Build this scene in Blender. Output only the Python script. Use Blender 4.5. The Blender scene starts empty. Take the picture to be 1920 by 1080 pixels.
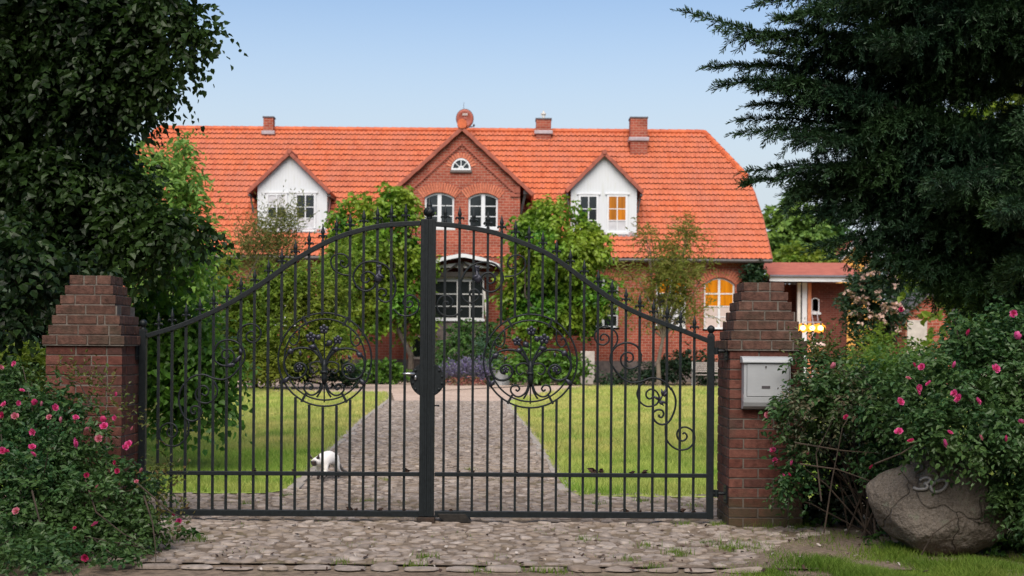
import bpy, bmesh, math, random
import numpy as np
from mathutils import Vector, Matrix

# ------------------------------------------------------------------ frame
FPX, EYE, PX0, PY0, ROLL = 2400.0, 1.51, 960.0, 649.0, 0.0075
scene = bpy.context.scene
COL = scene.collection
random.seed(3)

def P(px, py, d):
    u, v = px - PX0, py - PY0
    c, s = math.cos(ROLL), math.sin(ROLL)
    uu, vv = u*c + v*s, -u*s + v*c
    return Vector((uu/FPX*d, d, EYE - vv/FPX*d))

def G(px, py):
    u, v = px - PX0, py - PY0
    vv = -u*math.sin(ROLL) + v*math.cos(ROLL)
    return P(px, py, EYE*FPX/vv)

def link(o, parent=None):
    COL.objects.link(o)
    if parent is not None:
        o.parent = parent
    return o

def wloc(o):
    v = Vector((0, 0, 0))
    while o is not None:
        v = v + o.location
        o = o.parent
    return v

def tag(o, label, cat, group=None, kind=None):
    o['label'] = label
    if cat: o['category'] = cat
    if group: o['group'] = group
    if kind: o['kind'] = kind
    return o

def thing(name, loc, label, cat, group=None):
    o = bpy.data.objects.new(name, None)
    o.empty_display_size = 0.2
    o.location = loc
    link(o)
    return tag(o, label, cat, group)

def np_mesh(name, V, F, mats=None, smooth=False, midx=None):
    """V (n,3); F list of (m,k) int arrays."""
    me = bpy.data.meshes.new(name)
    V = np.asarray(V, dtype=np.float32)
    if not isinstance(F, list): F = [F]
    F = [np.asarray(f, dtype=np.int32) for f in F if len(f)]
    me.vertices.add(len(V)); me.vertices.foreach_set('co', V.ravel())
    tot = np.concatenate([np.full(len(f), f.shape[1], dtype=np.int32) for f in F])
    idx = np.concatenate([f.ravel() for f in F])
    start = np.concatenate([[0], np.cumsum(tot)[:-1]]).astype(np.int32)
    me.loops.add(len(idx)); me.loops.foreach_set('vertex_index', idx)
    me.polygons.add(len(tot)); me.polygons.foreach_set('loop_start', start)
    me.polygons.foreach_set('loop_total', tot)
    if midx is not None:
        me.polygons.foreach_set('material_index', np.asarray(midx, dtype=np.int32))
    me.polygons.foreach_set('use_smooth', np.full(len(tot), smooth, dtype=bool))
    me.update(calc_edges=True)
    if mats is not None:
        for m in (mats if isinstance(mats, list) else [mats]): me.materials.append(m)
    return me

def np_obj(name, V, F, mats, parent=None, smooth=False, midx=None):
    V = np.asarray(V, dtype=np.float64)
    if parent is not None:
        V = V - np.array(wloc(parent))
    o = bpy.data.objects.new(name, np_mesh(name, V, F, mats, smooth, midx))
    return link(o, parent)

class MB:
    def __init__(s): s.v, s.f, s.m = [], [], []
    def add(s, vs, fs, mi=0):
        n = len(s.v); s.v += [tuple(v) for v in vs]
        for f in fs: s.f.append([i+n for i in f]); s.m.append(mi)
        return s
    def box(s, x0, x1, y0, y1, z0, z1, mi=0):
        vs = [(x, y, z) for z in (z0, z1) for y in (y0, y1) for x in (x0, x1)]
        return s.add(vs, [(0,2,3,1),(4,5,7,6),(0,1,5,4),(2,6,7,3),(0,4,6,2),(1,3,7,5)], mi)
    def obox(s, c, ax, ay, az, mi=0):
        """oriented box: centre and three half-axis vectors"""
        c, ax, ay, az = map(Vector, (c, ax, ay, az))
        vs = [c + ax*i + ay*j + az*k for k in (-1,1) for j in (-1,1) for i in (-1,1)]
        return s.add(vs, [(0,2,3,1),(4,5,7,6),(0,1,5,4),(2,6,7,3),(0,4,6,2),(1,3,7,5)], mi)
    def bar(s, a, b, w, h=None, up=(0,1,0), mi=0):
        a, b = Vector(a), Vector(b); d = b - a
        t = d.normalized(); u = Vector(up); r = t.cross(u)
        if r.length < 1e-4: r = t.cross(Vector((1,0,0)))
        r.normalize(); u = r.cross(t).normalized()
        return s.obox((a+b)/2, d/2, r*(w/2), u*((h or w)/2), mi)
    def tube(s, pts, r, n=8, cap=True, mi=0, flat=1.0):
        pts = [Vector(p) for p in pts]; m = len(pts)
        rr = r if isinstance(r, (list, tuple)) else [r]*m
        ref = Vector((0, 1, 0)); base = len(s.v); vs = []
        prev = None
        for i, p in enumerate(pts):
            t = (pts[min(i+1, m-1)] - pts[max(i-1, 0)])
            t = t.normalized() if t.length > 1e-9 else Vector((0,0,1))
            if prev is None:
                a = t.cross(ref)
                if a.length < 1e-3: a = t.cross(Vector((1,0,0)))
            else:
                a = prev - t*prev.dot(t)
                if a.length < 1e-6: a = t.cross(ref)
            a.normalize(); b = t.cross(a); prev = a
            for k in range(n):
                q = 2*math.pi*k/n
                vs.append(p + (a*math.cos(q) + b*math.sin(q)*flat)*rr[i])
        fs = [(i*n+k, i*n+(k+1) % n, (i+1)*n+(k+1) % n, (i+1)*n+k) for i in range(m-1) for k in range(n)]
        if cap: fs += [tuple(range(n-1, -1, -1)), tuple((m-1)*n+k for k in range(n))]
        return s.add(vs, fs, mi)
    def lathe(s, c, prof, n=12, mi=0, sy=1.0):
        c = Vector(c); vs = []
        for z, r in prof:
            for k in range(n):
                q = 2*math.pi*k/n
                vs.append((c.x + r*math.cos(q), c.y + r*math.sin(q)*sy, c.z + z))
        m = len(prof)
        fs = [(i*n+k, i*n+(k+1) % n, (i+1)*n+(k+1) % n, (i+1)*n+k) for i in range(m-1) for k in range(n)]
        fs += [tuple(range(n-1, -1, -1)), tuple((m-1)*n+k for k in range(n))]
        return s.add(vs, fs, mi)
    def ball(s, c, r, n=10, mi=0):
        r = (r, r, r) if not isinstance(r, (tuple, list)) else r
        c = Vector(c); vs = []; h = n//2+1
        for i in range(1, h):
            th = math.pi*i/h
            for k in range(n):
                q = 2*math.pi*k/n
                vs.append((c.x+r[0]*math.sin(th)*math.cos(q), c.y+r[1]*math.sin(th)*math.sin(q), c.z-r[2]*math.cos(th)))
        m = h-1
        fs = [(i*n+k, i*n+(k+1) % n, (i+1)*n+(k+1) % n, (i+1)*n+k) for i in range(m-1) for k in range(n)]
        b = len(vs); vs += [(c.x, c.y, c.z-r[2]), (c.x, c.y, c.z+r[2])]
        fs += [(b, (k+1) % n, k) for k in range(n)] + [(b+1, (m-1)*n+k, (m-1)*n+(k+1) % n) for k in range(n)]
        return s.add(vs, fs, mi)
    def prism(s, poly, y0, y1, mi=0):
        """poly of (x,z), extruded along y"""
        n = len(poly)
        vs = [(x, y0, z) for x, z in poly] + [(x, y1, z) for x, z in poly]
        fs = [tuple(range(n)), tuple(range(2*n-1, n-1, -1))] + [(i, n+i, n+(i+1) % n, (i+1) % n) for i in range(n)]
        return s.add(vs, fs, mi)
    def mesh(s, name, mats, origin=(0,0,0), smooth=False):
        me = bpy.data.meshes.new(name)
        o = Vector(origin)
        me.from_pydata([tuple(Vector(v)-o) for v in s.v], [], s.f)
        for m in (mats if isinstance(mats, list) else [mats]): me.materials.append(m)
        me.polygons.foreach_set('material_index', s.m)
        me.polygons.foreach_set('use_smooth', [smooth]*len(s.f))
        bm = bmesh.new(); bm.from_mesh(me)
        bmesh.ops.recalc_face_normals(bm, faces=bm.faces)
        bm.to_mesh(me); bm.free(); me.update()
        return me
    def build(s, name, mats, parent=None, smooth=False, bevel=0, label=None):
        org = wloc(parent) if parent is not None else Vector((0,0,0))
        o = bpy.data.objects.new(name, s.mesh(name, mats, org, smooth))
        link(o, parent)
        if bevel:
            b = o.modifiers.new('bevel', 'BEVEL'); b.width = bevel; b.segments = 2; b.limit_method = 'ANGLE'
        if label: o['label'] = label
        return o

def inst(name, me, parent, loc, rot=None, scale=None):
    o = bpy.data.objects.new(name, me)
    o.location = Vector(loc) - (wloc(parent) if parent is not None else Vector((0,0,0)))
    if rot is not None: o.rotation_euler = rot
    if scale is not None: o.scale = scale
    return link(o, parent)

def catmull(pts, n=6):
    pts = [np.array(p, dtype=float) for p in pts]
    out = []
    for i in range(len(pts)-1):
        p0 = pts[i-1] if i else 2*pts[0]-pts[1]
        p1, p2 = pts[i], pts[i+1]
        p3 = pts[i+2] if i+2 < len(pts) else 2*pts[-1]-pts[-2]
        for k in range(n):
            t = k/n
            out.append(0.5*((2*p1) + (-p0+p2)*t + (2*p0-5*p1+4*p2-p3)*t*t + (-p0+3*p1-3*p2+p3)*t**3))
    out.append(pts[-1])
    return out

# ------------------------------------------------------------------ materials
class NT:
    def __init__(s, name):
        s.mat = bpy.data.materials.new(name); s.mat.use_nodes = True
        s.nt = s.mat.node_tree; s.nt.nodes.clear()
        s.out = s.n('ShaderNodeOutputMaterial'); s.b = s.n('ShaderNodeBsdfPrincipled')
        s.l(s.b.outputs[0], s.out.inputs[0])
    def n(s, t, **kw):
        x = s.nt.nodes.new(t)
        for k, v in kw.items(): setattr(x, k, v)
        return x
    def l(s, a, b): s.nt.links.new(a, b)
    def coord(s, w='Object'):
        return s.n('ShaderNodeTexCoord').outputs[w]
    def noise(s, vec, scale, detail=4, rough=.55):
        x = s.n('ShaderNodeTexNoise'); x.inputs['Scale'].default_value = scale
        x.inputs['Detail'].default_value = detail; x.inputs['Roughness'].default_value = rough
        if vec is not None: s.l(vec, x.inputs['Vector'])
        return x.outputs['Fac']
    def ramp(s, fac, stops):
        x = s.n('ShaderNodeValToRGB'); cr = x.color_ramp
        while len(cr.elements) < len(stops): cr.elements.new(0.5)
        for e, (p, c) in zip(cr.elements, stops):
            e.position = p; e.color = (*c, 1) if len(c) == 3 else c
        s.l(fac, x.inputs[0]); return x.outputs[0]
    def mix(s, fac, a, b, bt='MIX'):
        x = s.n('ShaderNodeMix', data_type='RGBA', blend_type=bt)
        for sock, v in ((x.inputs[0], fac), (x.inputs[6], a), (x.inputs[7], b)):
            if hasattr(v, 'is_output'): s.l(v, sock)
            elif isinstance(v, (int, float)): sock.default_value = v
            else: sock.default_value = (*v, 1)
        return x.outputs[2]
    def math(s, op, a, b=0.0):
        x = s.n('ShaderNodeMath', operation=op)
        for i, v in enumerate((a, b)):
            if hasattr(v, 'is_output'): s.l(v, x.inputs[i])
            else: x.inputs[i].default_value = v
        return x.outputs[0]
    def bump(s, h, strength=.3, dist=.01):
        x = s.n('ShaderNodeBump'); x.inputs['Strength'].default_value = strength
        x.inputs['Distance'].default_value = dist; s.l(h, x.inputs['Height'])
        s.l(x.outputs[0], s.b.inputs['Normal'])
    def set(s, **kw):
        for k, v in kw.items():
            k = {'rough': 'Roughness', 'metal': 'Metallic', 'spec': 'Specular IOR Level', 'color': 'Base Color', 'coat': 'Coat Weight'}.get(k, k)
            if hasattr(v, 'is_output'): s.l(v, s.b.inputs[k])
            else: s.b.inputs[k].default_value = (*v, 1) if k == 'Base Color' else v
        return s

def mnoise(name, c1, c2, scale=5, rough=.6, bump=0, bscale=40, metal=0, spec=.4, bdist=.01, lo=.35, hi=.65):
    t = NT(name); co = t.coord()
    t.set(color=t.ramp(t.noise(co, scale), [(lo, c1), (hi, c2)]), rough=rough, metal=metal, spec=spec)
    if bump: t.bump(t.noise(co, bscale, 5), bump, bdist)
    return t.mat

def leafmat(name, cols, trans=.3, rough=.5, nscale=.8, ncol=None, spec=.35):
    t = NT(name)
    rnd = t.n('ShaderNodeNewGeometry').outputs['Random Per Island']
    n = len(cols)
    c = t.ramp(rnd, [(i/(n-1) if n > 1 else 0, q) for i, q in enumerate(cols)])
    if ncol:
        f = t.ramp(t.noise(t.coord(), nscale, 3), [(.4, (0,0,0)), (.62, (1,1,1))])
        c = t.mix(f, c, t.mix(.65, c, ncol))
    t.set(color=c, rough=rough, spec=spec)
    tr = t.n('ShaderNodeBsdfTranslucent'); t.l(t.mix(.5, c, t.mix(1, c, (1.0, 1.15, .5), 'MULTIPLY')), tr.inputs[0])
    mx = t.n('ShaderNodeMixShader'); mx.inputs[0].default_value = trans
    t.l(t.b.outputs[0], mx.inputs[1]); t.l(tr.outputs[0], mx.inputs[2]); t.l(mx.outputs[0], t.out.inputs[0])
    return t.mat

def islandmat(name, cols, rough=.8, nscale=25, namt=.35, bump=.4, bscale=60, bdist=.006, spec=.25, stain=None, foot=None):
    t = NT(name)
    rnd = t.n('ShaderNodeNewGeometry').outputs['Random Per Island']; n = len(cols)
    c = t.ramp(rnd, [(i/(n-1), q) for i, q in enumerate(cols)])
    co = t.coord()
    f = t.ramp(t.noise(co, nscale, 5), [(.3, (1-namt,)*3), (.7, (1+namt,)*3)])
    c = t.mix(1, c, f, 'MULTIPLY')
    if stain:
        c = t.mix(t.ramp(t.noise(co, 2.2, 4), [(.5, (0,0,0)), (.72, (.8,.8,.8))]), c, stain)
    if foot:
        sp = t.n('ShaderNodeSeparateXYZ'); t.l(co, sp.inputs[0])
        g = t.math('SUBTRACT', t.math('ADD', t.math('MULTIPLY', t.noise(co, 7, 4), .5), .12), sp.outputs[2])
        c = t.mix(t.ramp(g, [(.05, (0,0,0)), (.35, (.8,.8,.8))]), c, foot)
    t.set(color=c, rough=rough, spec=spec)
    t.bump(t.noise(co, bscale, 5), bump, bdist)
    return t.mat

def emit(name, c, st):
    t = NT(name); t.set(color=tuple(x*.12 for x in c), rough=.25)
    t.b.inputs['Emission Color'].default_value = (*c, 1); t.b.inputs['Emission Strength'].default_value = st
    return t.mat

M = {}
M['iron'] = mnoise('painted_iron', (.006,.009,.011), (.012,.017,.02), 40, .5, .3, 180, 0, .3, .002)
M['iron_gun'] = mnoise('gunmetal_iron', (.02,.022,.034), (.04,.042,.06), 60, .4, .3, 160, .4, .5, .002)
M['steel'] = mnoise('bright_steel', (.5,.5,.52), (.7,.7,.72), 30, .3, 0, 40, .9)
M['rust'] = mnoise('rust_iron', (.02,.016,.013), (.05,.03,.02), 30, .8, .4, 80)
M['pillar_brick'] = islandmat('pillar_brick', [(.075,.027,.020), (.12,.042,.031), (.095,.034,.026), (.15,.06,.045), (.08,.036,.03)], .85, 22, .4, .5, 90, .008, stain=(.06,.045,.035), foot=(.06,.058,.03))
M['cap_brick'] = islandmat('cap_brick', [(.075,.040,.030), (.105,.054,.041), (.088,.044,.034), (.13,.07,.053)], .9, 18, .5, .6, 70, .012, stain=(.055,.055,.038))
M['mortar'] = mnoise('mortar', (.10,.088,.075), (.18,.16,.14), 12, .95, .5, 120)
M['white'] = mnoise('white_paint', (.55,.57,.59), (.62,.64,.66), 3, .45, .05, 30)
M['offwhite'] = mnoise('weathered_white', (.5,.49,.45), (.62,.6,.56), 3, .6, .1, 30)
M['greywhite'] = mnoise('grey_white_paint', (.36,.37,.36), (.44,.44,.43), 3, .5)
M['glass'] = NT('dark_glass').set(color=(.012,.015,.016), rough=.06, spec=.7).mat
M['curtain'] = mnoise('net_curtain', (.42,.42,.44), (.52,.52,.54), 4, .25, .1, 20, 0, .6)
M['blind'] = mnoise('pale_blind', (.45,.37,.34), (.52,.43,.4), 4, .4, 0, 20)
def curtainlight(name, c, st):
    t = NT(name); co = t.coord(); mp = t.n('ShaderNodeMapping'); mp.inputs['Scale'].default_value = (7, 7, .6); t.l(co, mp.inputs[0])
    f = t.ramp(t.noise(mp.outputs[0], 1.0, 4), [(.3, (.55,.5,.45)), (.7, (1.2,1.25,1.3))])
    k = t.mix(1, f, c, 'MULTIPLY'); t.set(color=tuple(x*.12 for x in c), rough=.2)
    t.l(k, t.b.inputs['Emission Color']); t.b.inputs['Emission Strength'].default_value = st
    return t.mat
M['amber'] = curtainlight('amber_lit_blind', (.85,.27,.004), .36)
M['amber2'] = curtainlight('amber_lit_room', (.55,.18,.006), .38)
M['lead'] = mnoise('lead_flashing', (.28,.24,.26), (.38,.33,.35), 6, .5, .2, 20)
M['zinc'] = mnoise('grey_zinc', (.16,.16,.18), (.22,.22,.24), 8, .4, .1, 20, .5)
M['gutter'] = mnoise('dark_gutter', (.05,.045,.045), (.08,.07,.07), 8, .5, .1, 20, .2)
M['verge'] = mnoise('verge_tile', (.22,.055,.032), (.32,.085,.05), 4, .6, .3, 20)
M['dish'] = mnoise('red_dish', (.26,.07,.045), (.34,.09,.06), 4, .5)
M['box_white'] = mnoise('powder_coat', (.34,.36,.38), (.40,.42,.44), 3, .38, .06, 400, 0, .5, .001)
M['bark'] = mnoise('bark', (.035,.028,.022), (.085,.068,.052), 8, .9, .8, 30, bdist=.03)
M['darkbark'] = mnoise('dark_bark', (.018,.014,.011), (.04,.032,.025), 8, .9, .6, 30, bdist=.02)
M['palebark'] = mnoise('pale_bark', (.10,.075,.06), (.18,.14,.115), 8, .9, .6, 30, bdist=.03)
M['cane'] = mnoise('rose_cane', (.03,.022,.016), (.07,.05,.035), 10, .8)
M['concrete'] = mnoise('pale_concrete', (.36,.32,.29), (.48,.43,.39), 5, .9, .4, 60)
M['benchwood'] = mnoise('greyed_wood', (.34,.29,.26), (.5,.44,.40), 9, .8, .3, 40)
M['bulb'] = emit('lit_lamp_globe', (1, .55, .16), 5)
M['lamp_halo'] = emit('amber_halo', (1, .36, .03), .75)  # glow around each globe painted as an emissive amber disc
M['ochre'] = mnoise('ochre_render', (.58,.28,.06), (.66,.34,.09), 3, .9, .2, 30)
M['terracotta'] = mnoise('terracotta', (.45,.16,.08), (.55,.22,.11), 6, .8, .2, 40)
M['pinkdome'] = mnoise('pale_pink_dome', (.55,.38,.32), (.66,.48,.42), 6, .7)
M['slate'] = mnoise('dark_slate', (.06,.055,.06), (.10,.09,.10), 4, .7, .2, 20)
M['greystone'] = mnoise('grey_pot', (.30,.32,.34), (.4,.42,.44), 6, .8, .2, 40)
M['deadleaf'] = mnoise('dead_leaf', (.022,.013,.010), (.06,.03,.022), 30, .9)
M['blue'] = mnoise('blue_plastic', (.03,.08,.35), (.05,.12,.45), 5, .5)
M['rubber'] = mnoise('rubber', (.012,.011,.01), (.03,.026,.022), 20, .85, .3, 60)

def m_boulder():
    t = NT('boulder_stone'); co = t.coord()
    c = t.ramp(t.noise(co, 3.2, 6), [(.3, (.095,.079,.063)), (.5, (.14,.118,.097)), (.7, (.185,.157,.13))])
    c = t.mix(t.ramp(t.noise(co, 60, 4), [(.42, (0,0,0)), (.66, (.75,.75,.75))]), c, (.21,.182,.155))
    c = t.mix(t.ramp(t.noise(co, 9, 6, .7), [(.58, (0,0,0)), (.66, (.7,.7,.7))]), c, (.18,.187,.14))
    c = t.mix(t.ramp(t.noise(co, 130, 2), [(.58, (0,0,0)), (.66, (.6,.6,.6))]), c, (.05,.04,.035))
    v = t.n('ShaderNodeTexVoronoi', feature='DISTANCE_TO_EDGE'); v.inputs['Scale'].default_value = 1.1
    w = t.n('ShaderNodeVectorMath', operation='ADD'); nn = t.n('ShaderNodeTexNoise'); nn.inputs['Scale'].default_value = 3
    t.l(co, nn.inputs['Vector']); sc = t.n('ShaderNodeVectorMath', operation='SCALE'); sc.inputs['Scale'].default_value = .5
    t.l(nn.outputs['Color'], sc.inputs[0]); t.l(co, w.inputs[0]); t.l(sc.outputs[0], w.inputs[1]); t.l(w.outputs[0], v.inputs['Vector'])
    crack = t.ramp(v.outputs['Distance'], [(.0, (.45,.45,.45)), (.010, (1,1,1))])
    c = t.mix(crack, (.045,.036,.028), c)
    t.set(color=c, rough=.9, spec=.2)
    h = t.math('ADD', t.noise(co, 22, 6), t.math('MULTIPLY', crack, .6))
    t.bump(h, .9, .045); return t.mat
M['boulder'] = m_boulder()
M['numeral'] = mnoise('cast_numeral', (.27,.26,.255), (.36,.345,.335), 30, .5, .2, 60, .3)

def m_housebrick(name, c1, c2, mortar, bw=.26, rh=.095):
    t = NT(name); sep = t.n('ShaderNodeSeparateXYZ'); co = t.coord(); t.l(co, sep.inputs[0])
    cmb = t.n('ShaderNodeCombineXYZ'); t.l(t.math('ADD', sep.outputs[0], sep.outputs[1]), cmb.inputs[0]); t.l(sep.outputs[2], cmb.inputs[1])
    b = t.n('ShaderNodeTexBrick'); t.l(cmb.outputs[0], b.inputs['Vector'])
    b.inputs['Scale'].default_value = 1; b.inputs['Brick Width'].default_value = bw; b.inputs['Row Height'].default_value = rh
    b.inputs['Mortar Size'].default_value = .011; b.inputs['Mortar Smooth'].default_value = .3
    b.inputs['Color1'].default_value = (*c1, 1); b.inputs['Color2'].default_value = (*c2, 1); b.inputs['Mortar'].default_value = (*mortar, 1)
    c = t.mix(1, b.outputs['Color'], t.ramp(t.noise(co, .9, 5), [(.3, (.72,.70,.70)), (.7, (1.2,1.2,1.2))]), 'MULTIPLY')
    c = t.mix(t.ramp(t.noise(co, 7, 4), [(.62, (0,0,0)), (.75, (.55,.55,.55))]), c, (.42,.24,.18))
    t.set(color=c, rough=.85, spec=.25)
    t.bump(t.math('SUBTRACT', t.noise(co, 30, 3), b.outputs['Fac']), .5, .012)
    return t.mat
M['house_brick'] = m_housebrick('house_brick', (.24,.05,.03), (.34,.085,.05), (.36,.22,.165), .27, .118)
M['annex_brick'] = m_housebrick('annex_brick', (.09,.022,.014), (.13,.035,.022), (.13,.065,.05))  # brick darkened in colour to stand in for shade under the roof
M['plinth'] = mnoise('dark_plinth', (.09,.075,.07), (.15,.12,.11), 5, .9, .3, 40)
M['arch_brick'] = islandmat('arch_brick', [(.40,.12,.07), (.5,.17,.10), (.45,.14,.08)], .85, 10, .25, .3, 40)

def m_tile(name, c1, c2, c3, tw, rz):
    t = NT(name); co = t.coord(); sep = t.n('ShaderNodeSeparateXYZ'); t.l(co, sep.inputs[0])
    cmb = t.n('ShaderNodeCombineXYZ')
    t.l(t.math('FLOOR', t.math('DIVIDE', sep.outputs[0], tw)), cmb.inputs[0]); t.l(t.math('FLOOR', t.math('DIVIDE', sep.outputs[2], rz)), cmb.inputs[1])
    wn = t.n('ShaderNodeTexWhiteNoise', noise_dimensions='3D'); t.l(cmb.outputs[0], wn.inputs['Vector'])
    c = t.ramp(wn.outputs['Value'], [(0, c1), (.5, c2), (1, c3)])
    c = t.mix(t.ramp(t.noise(co, .5, 5), [(.40, (0,0,0)), (.72, (.5,.5,.5))]), c, (.36,.14,.10))
    c = t.mix(t.ramp(t.noise(co, 2.6, 6, .7), [(.54, (0,0,0)), (.78, (.4,.4,.4))]), c, (.24,.095,.06))
    stx = t.n('ShaderNodeMapping'); stx.inputs['Scale'].default_value = (2.2, .25, .25); t.l(co, stx.inputs[0])
    c = t.mix(t.ramp(t.noise(stx.outputs[0], 1.0, 5), [(.52, (0,0,0)), (.78, (.3,.3,.3))]), c, (.28,.12,.08))
    t.set(color=c, rough=.55, spec=.4)
    t.bump(t.noise(co, 14, 4), .3, .01)
    return t.mat
TW, ROWS = .205, 23
M['tile'] = m_tile('roof_tile', (.44,.103,.042), (.53,.140,.058), (.48,.132,.068), TW, .2791)
M['tile_edge'] = mnoise('dark_tile_edge', (.075,.02,.012), (.14,.036,.02), 6, .85, .3, 30)  # darker brown on the lower end face of each tile row
M['ridge'] = islandmat('ridge_tile', [(.42,.09,.035), (.52,.125,.045)], .6, 8, .25, .3, 20)
M['annex_tile'] = mnoise('annex_tile', (.30,.085,.055), (.38,.115,.075), 3, .7, .5, 12, bdist=.03)

def m_siding():
    t = NT('white_siding'); co = t.coord(); sep = t.n('ShaderNodeSeparateXYZ'); t.l(co, sep.inputs[0])
    fr = t.math('FRACT', t.math('DIVIDE', sep.outputs[0], .13))
    gr = t.ramp(fr, [(0, (0,0,0)), (.11, (1,1,1)), (.89, (1,1,1)), (1, (0,0,0))])
    st = t.n('ShaderNodeMapping'); st.inputs['Scale'].default_value = (9, 9, 1.1); t.l(co, st.inputs[0])
    c = t.mix(t.ramp(t.noise(st.outputs[0], 1.3, 4), [(.55, (0,0,0)), (.75, (.55,.55,.55))]), (.54,.565,.59), (.40,.42,.33))
    c = t.mix(gr, t.mix(.2, c, (.30,.31,.29)), c)
    t.set(color=c, rough=.5); t.bump(gr, .25, .008); return t.mat
M['siding'] = m_siding()

def m_ground(name, stops, scale, fine, rough=.95, bump=.5, bd=.02):
    t = NT(name); co = t.coord()
    c = t.ramp(t.noise(co, scale, 6), stops)
    c = t.mix(1, c, t.ramp(t.noise(co, fine, 4), [(.3, (.6,.6,.6)), (.7, (1.35,1.35,1.35))]), 'MULTIPLY')
    t.set(color=c, rough=rough, spec=.15); t.bump(t.noise(co, fine*1.3, 5), bump, bd); return t.mat
M['soil'] = m_ground('soil', [(.3, (.13,.095,.07)), (.5, (.19,.145,.11)), (.7, (.11,.105,.05))], .7, 18)
M['bed'] = m_ground('sand_bed', [(.3, (.12,.092,.07)), (.5, (.18,.14,.108)), (.62, (.16,.125,.085)), (.75, (.10,.105,.045))], 1.1, 26)
M['path'] = m_ground('path_grit', [(.3, (.40,.30,.24)), (.7, (.50,.39,.32))], .8, 10)
M['kerb'] = mnoise('kerb_stone', (.27,.24,.21), (.37,.33,.29), 3, .9, .4, 40)
M['turf'] = m_ground('turf', [(.3, (.24,.35,.06)), (.5, (.36,.40,.11)), (.7, (.25,.36,.06))], .35, 9)
M['cobble'] = islandmat('cobble_stone', [(.185,.153,.132), (.28,.237,.208), (.23,.192,.168), (.35,.302,.268), (.205,.162,.132)], .9, 14, .35, .5, 55, .008, stain=(.20,.155,.11))
def m_grass(name, cols, dry):
    t = NT(name)
    c = t.ramp(t.n('ShaderNodeNewGeometry').outputs['Random Per Island'], [(i/(len(cols)-1), q) for i, q in enumerate(cols)])
    sp = t.n('ShaderNodeSeparateXYZ'); t.l(t.coord(), sp.inputs[0])
    yy = t.math('MINIMUM', t.math('MULTIPLY', t.math('SUBTRACT', sp.outputs[1], 13.0), .022), .22)
    f = t.ramp(t.math('ADD', t.noise(t.coord(), .42, 4), yy), [(.48, (.05,.05,.05)), (.78, (.8,.8,.8))])
    c = t.mix(f, c, dry)
    c = t.mix(1, c, t.ramp(t.noise(t.coord(), 1.7, 4), [(.33, (.55,.68,.55)), (.66, (1.2,1.12,1.15))]), 'MULTIPLY')
    t.set(color=c, rough=.6, spec=.2)
    tr = t.n('ShaderNodeBsdfTranslucent'); t.l(c, tr.inputs[0]); mx = t.n('ShaderNodeMixShader'); mx.inputs[0].default_value = .4
    t.l(t.b.outputs[0], mx.inputs[1]); t.l(tr.outputs[0], mx.inputs[2]); t.l(mx.outputs[0], t.out.inputs[0]); return t.mat
M['grass'] = m_grass('lawn_grass', [(.19,.35,.045), (.27,.43,.07), (.36,.49,.10), (.23,.38,.055)], (.60,.53,.20))
M['vergegrass'] = m_grass('verge_grass', [(.09,.18,.018), (.15,.26,.03), (.20,.28,.05)], (.27,.23,.09))
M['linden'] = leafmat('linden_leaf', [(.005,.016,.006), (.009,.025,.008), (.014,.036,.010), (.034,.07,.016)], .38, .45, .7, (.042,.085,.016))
M['lowlinden'] = leafmat('low_linden_leaf', [(.07,.18,.024), (.12,.26,.034), (.18,.34,.048)], .5, .4, .8, (.03,.10,.035))  # linden leaf lightened in colour to offset the crown shade
M['needle'] = leafmat('conifer_needle', [(.008,.025,.014), (.012,.037,.018), (.02,.052,.022)], .08, .55, 1.3, (.035,.078,.02), spec=.3)
M['rose_leaf'] = leafmat('rose_leaf', [(.020,.066,.022), (.032,.095,.032), (.048,.118,.038), (.075,.145,.04)], .28, .42, 1.6, (.085,.15,.04), spec=.35)
M['dry_rose_leaf'] = leafmat('dry_rose_leaf', [(.06,.09,.04), (.09,.11,.06), (.13,.10,.06), (.07,.12,.04)], .2, .5, 2)
M['young_rose'] = leafmat('young_rose_leaf', [(.07,.11,.025), (.11,.13,.03), (.13,.09,.03)], .3, .45, 2)
M['vine'] = leafmat('climber_leaf', [(.028,.10,.012), (.06,.18,.018), (.11,.27,.025), (.18,.36,.035)], .4, .45, .45, (.34,.40,.04))
M['yellowgreen'] = leafmat('yellow_green_leaf', [(.10,.19,.022), (.16,.27,.032), (.24,.33,.045), (.07,.15,.02)], .45, .5, .4, (.27,.29,.04))
M['olive'] = leafmat('olive_leaf', [(.10,.13,.03), (.15,.17,.04), (.19,.18,.05)], .3, .6, .6)
M['feather'] = leafmat('feathery_leaf', [(.15,.19,.03), (.21,.23,.04), (.25,.22,.06), (.12,.17,.03)], .45, .6, .6)
M['light'] = leafmat('light_green_leaf', [(.10,.21,.04), (.16,.29,.055), (.23,.34,.07)], .4, .5, .5)
M['midgreen'] = leafmat('mid_green_leaf', [(.03,.085,.02), (.05,.12,.025), (.08,.16,.03)], .3, .5, .5)
M['bluegreen'] = leafmat('blue_green_leaf', [(.035,.085,.05), (.055,.12,.065), (.08,.15,.08)], .25, .5, .5)
M['dark'] = leafmat('dark_green_leaf', [(.012,.035,.015), (.02,.05,.02), (.03,.065,.02)], .2, .5, .5)
M['deepshade'] = leafmat('deep_shade_leaf', [(.008,.02,.009), (.012,.028,.012), (.025,.02,.012)], .1, .6, .5)  # near-black leaf colour standing in for shade behind the thicket
M['hosta'] = leafmat('bright_bush_leaf', [(.05,.13,.015), (.08,.18,.02), (.12,.23,.03)], .3, .45, .8)
M['lavender'] = leafmat('lavender_flower', [(.12,.10,.22), (.17,.14,.29), (.10,.12,.09), (.23,.19,.34)], .2, .6)
M['redlow'] = leafmat('reddish_bedding', [(.20,.05,.06), (.28,.10,.08), (.10,.12,.04)], .2, .6)
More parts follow.
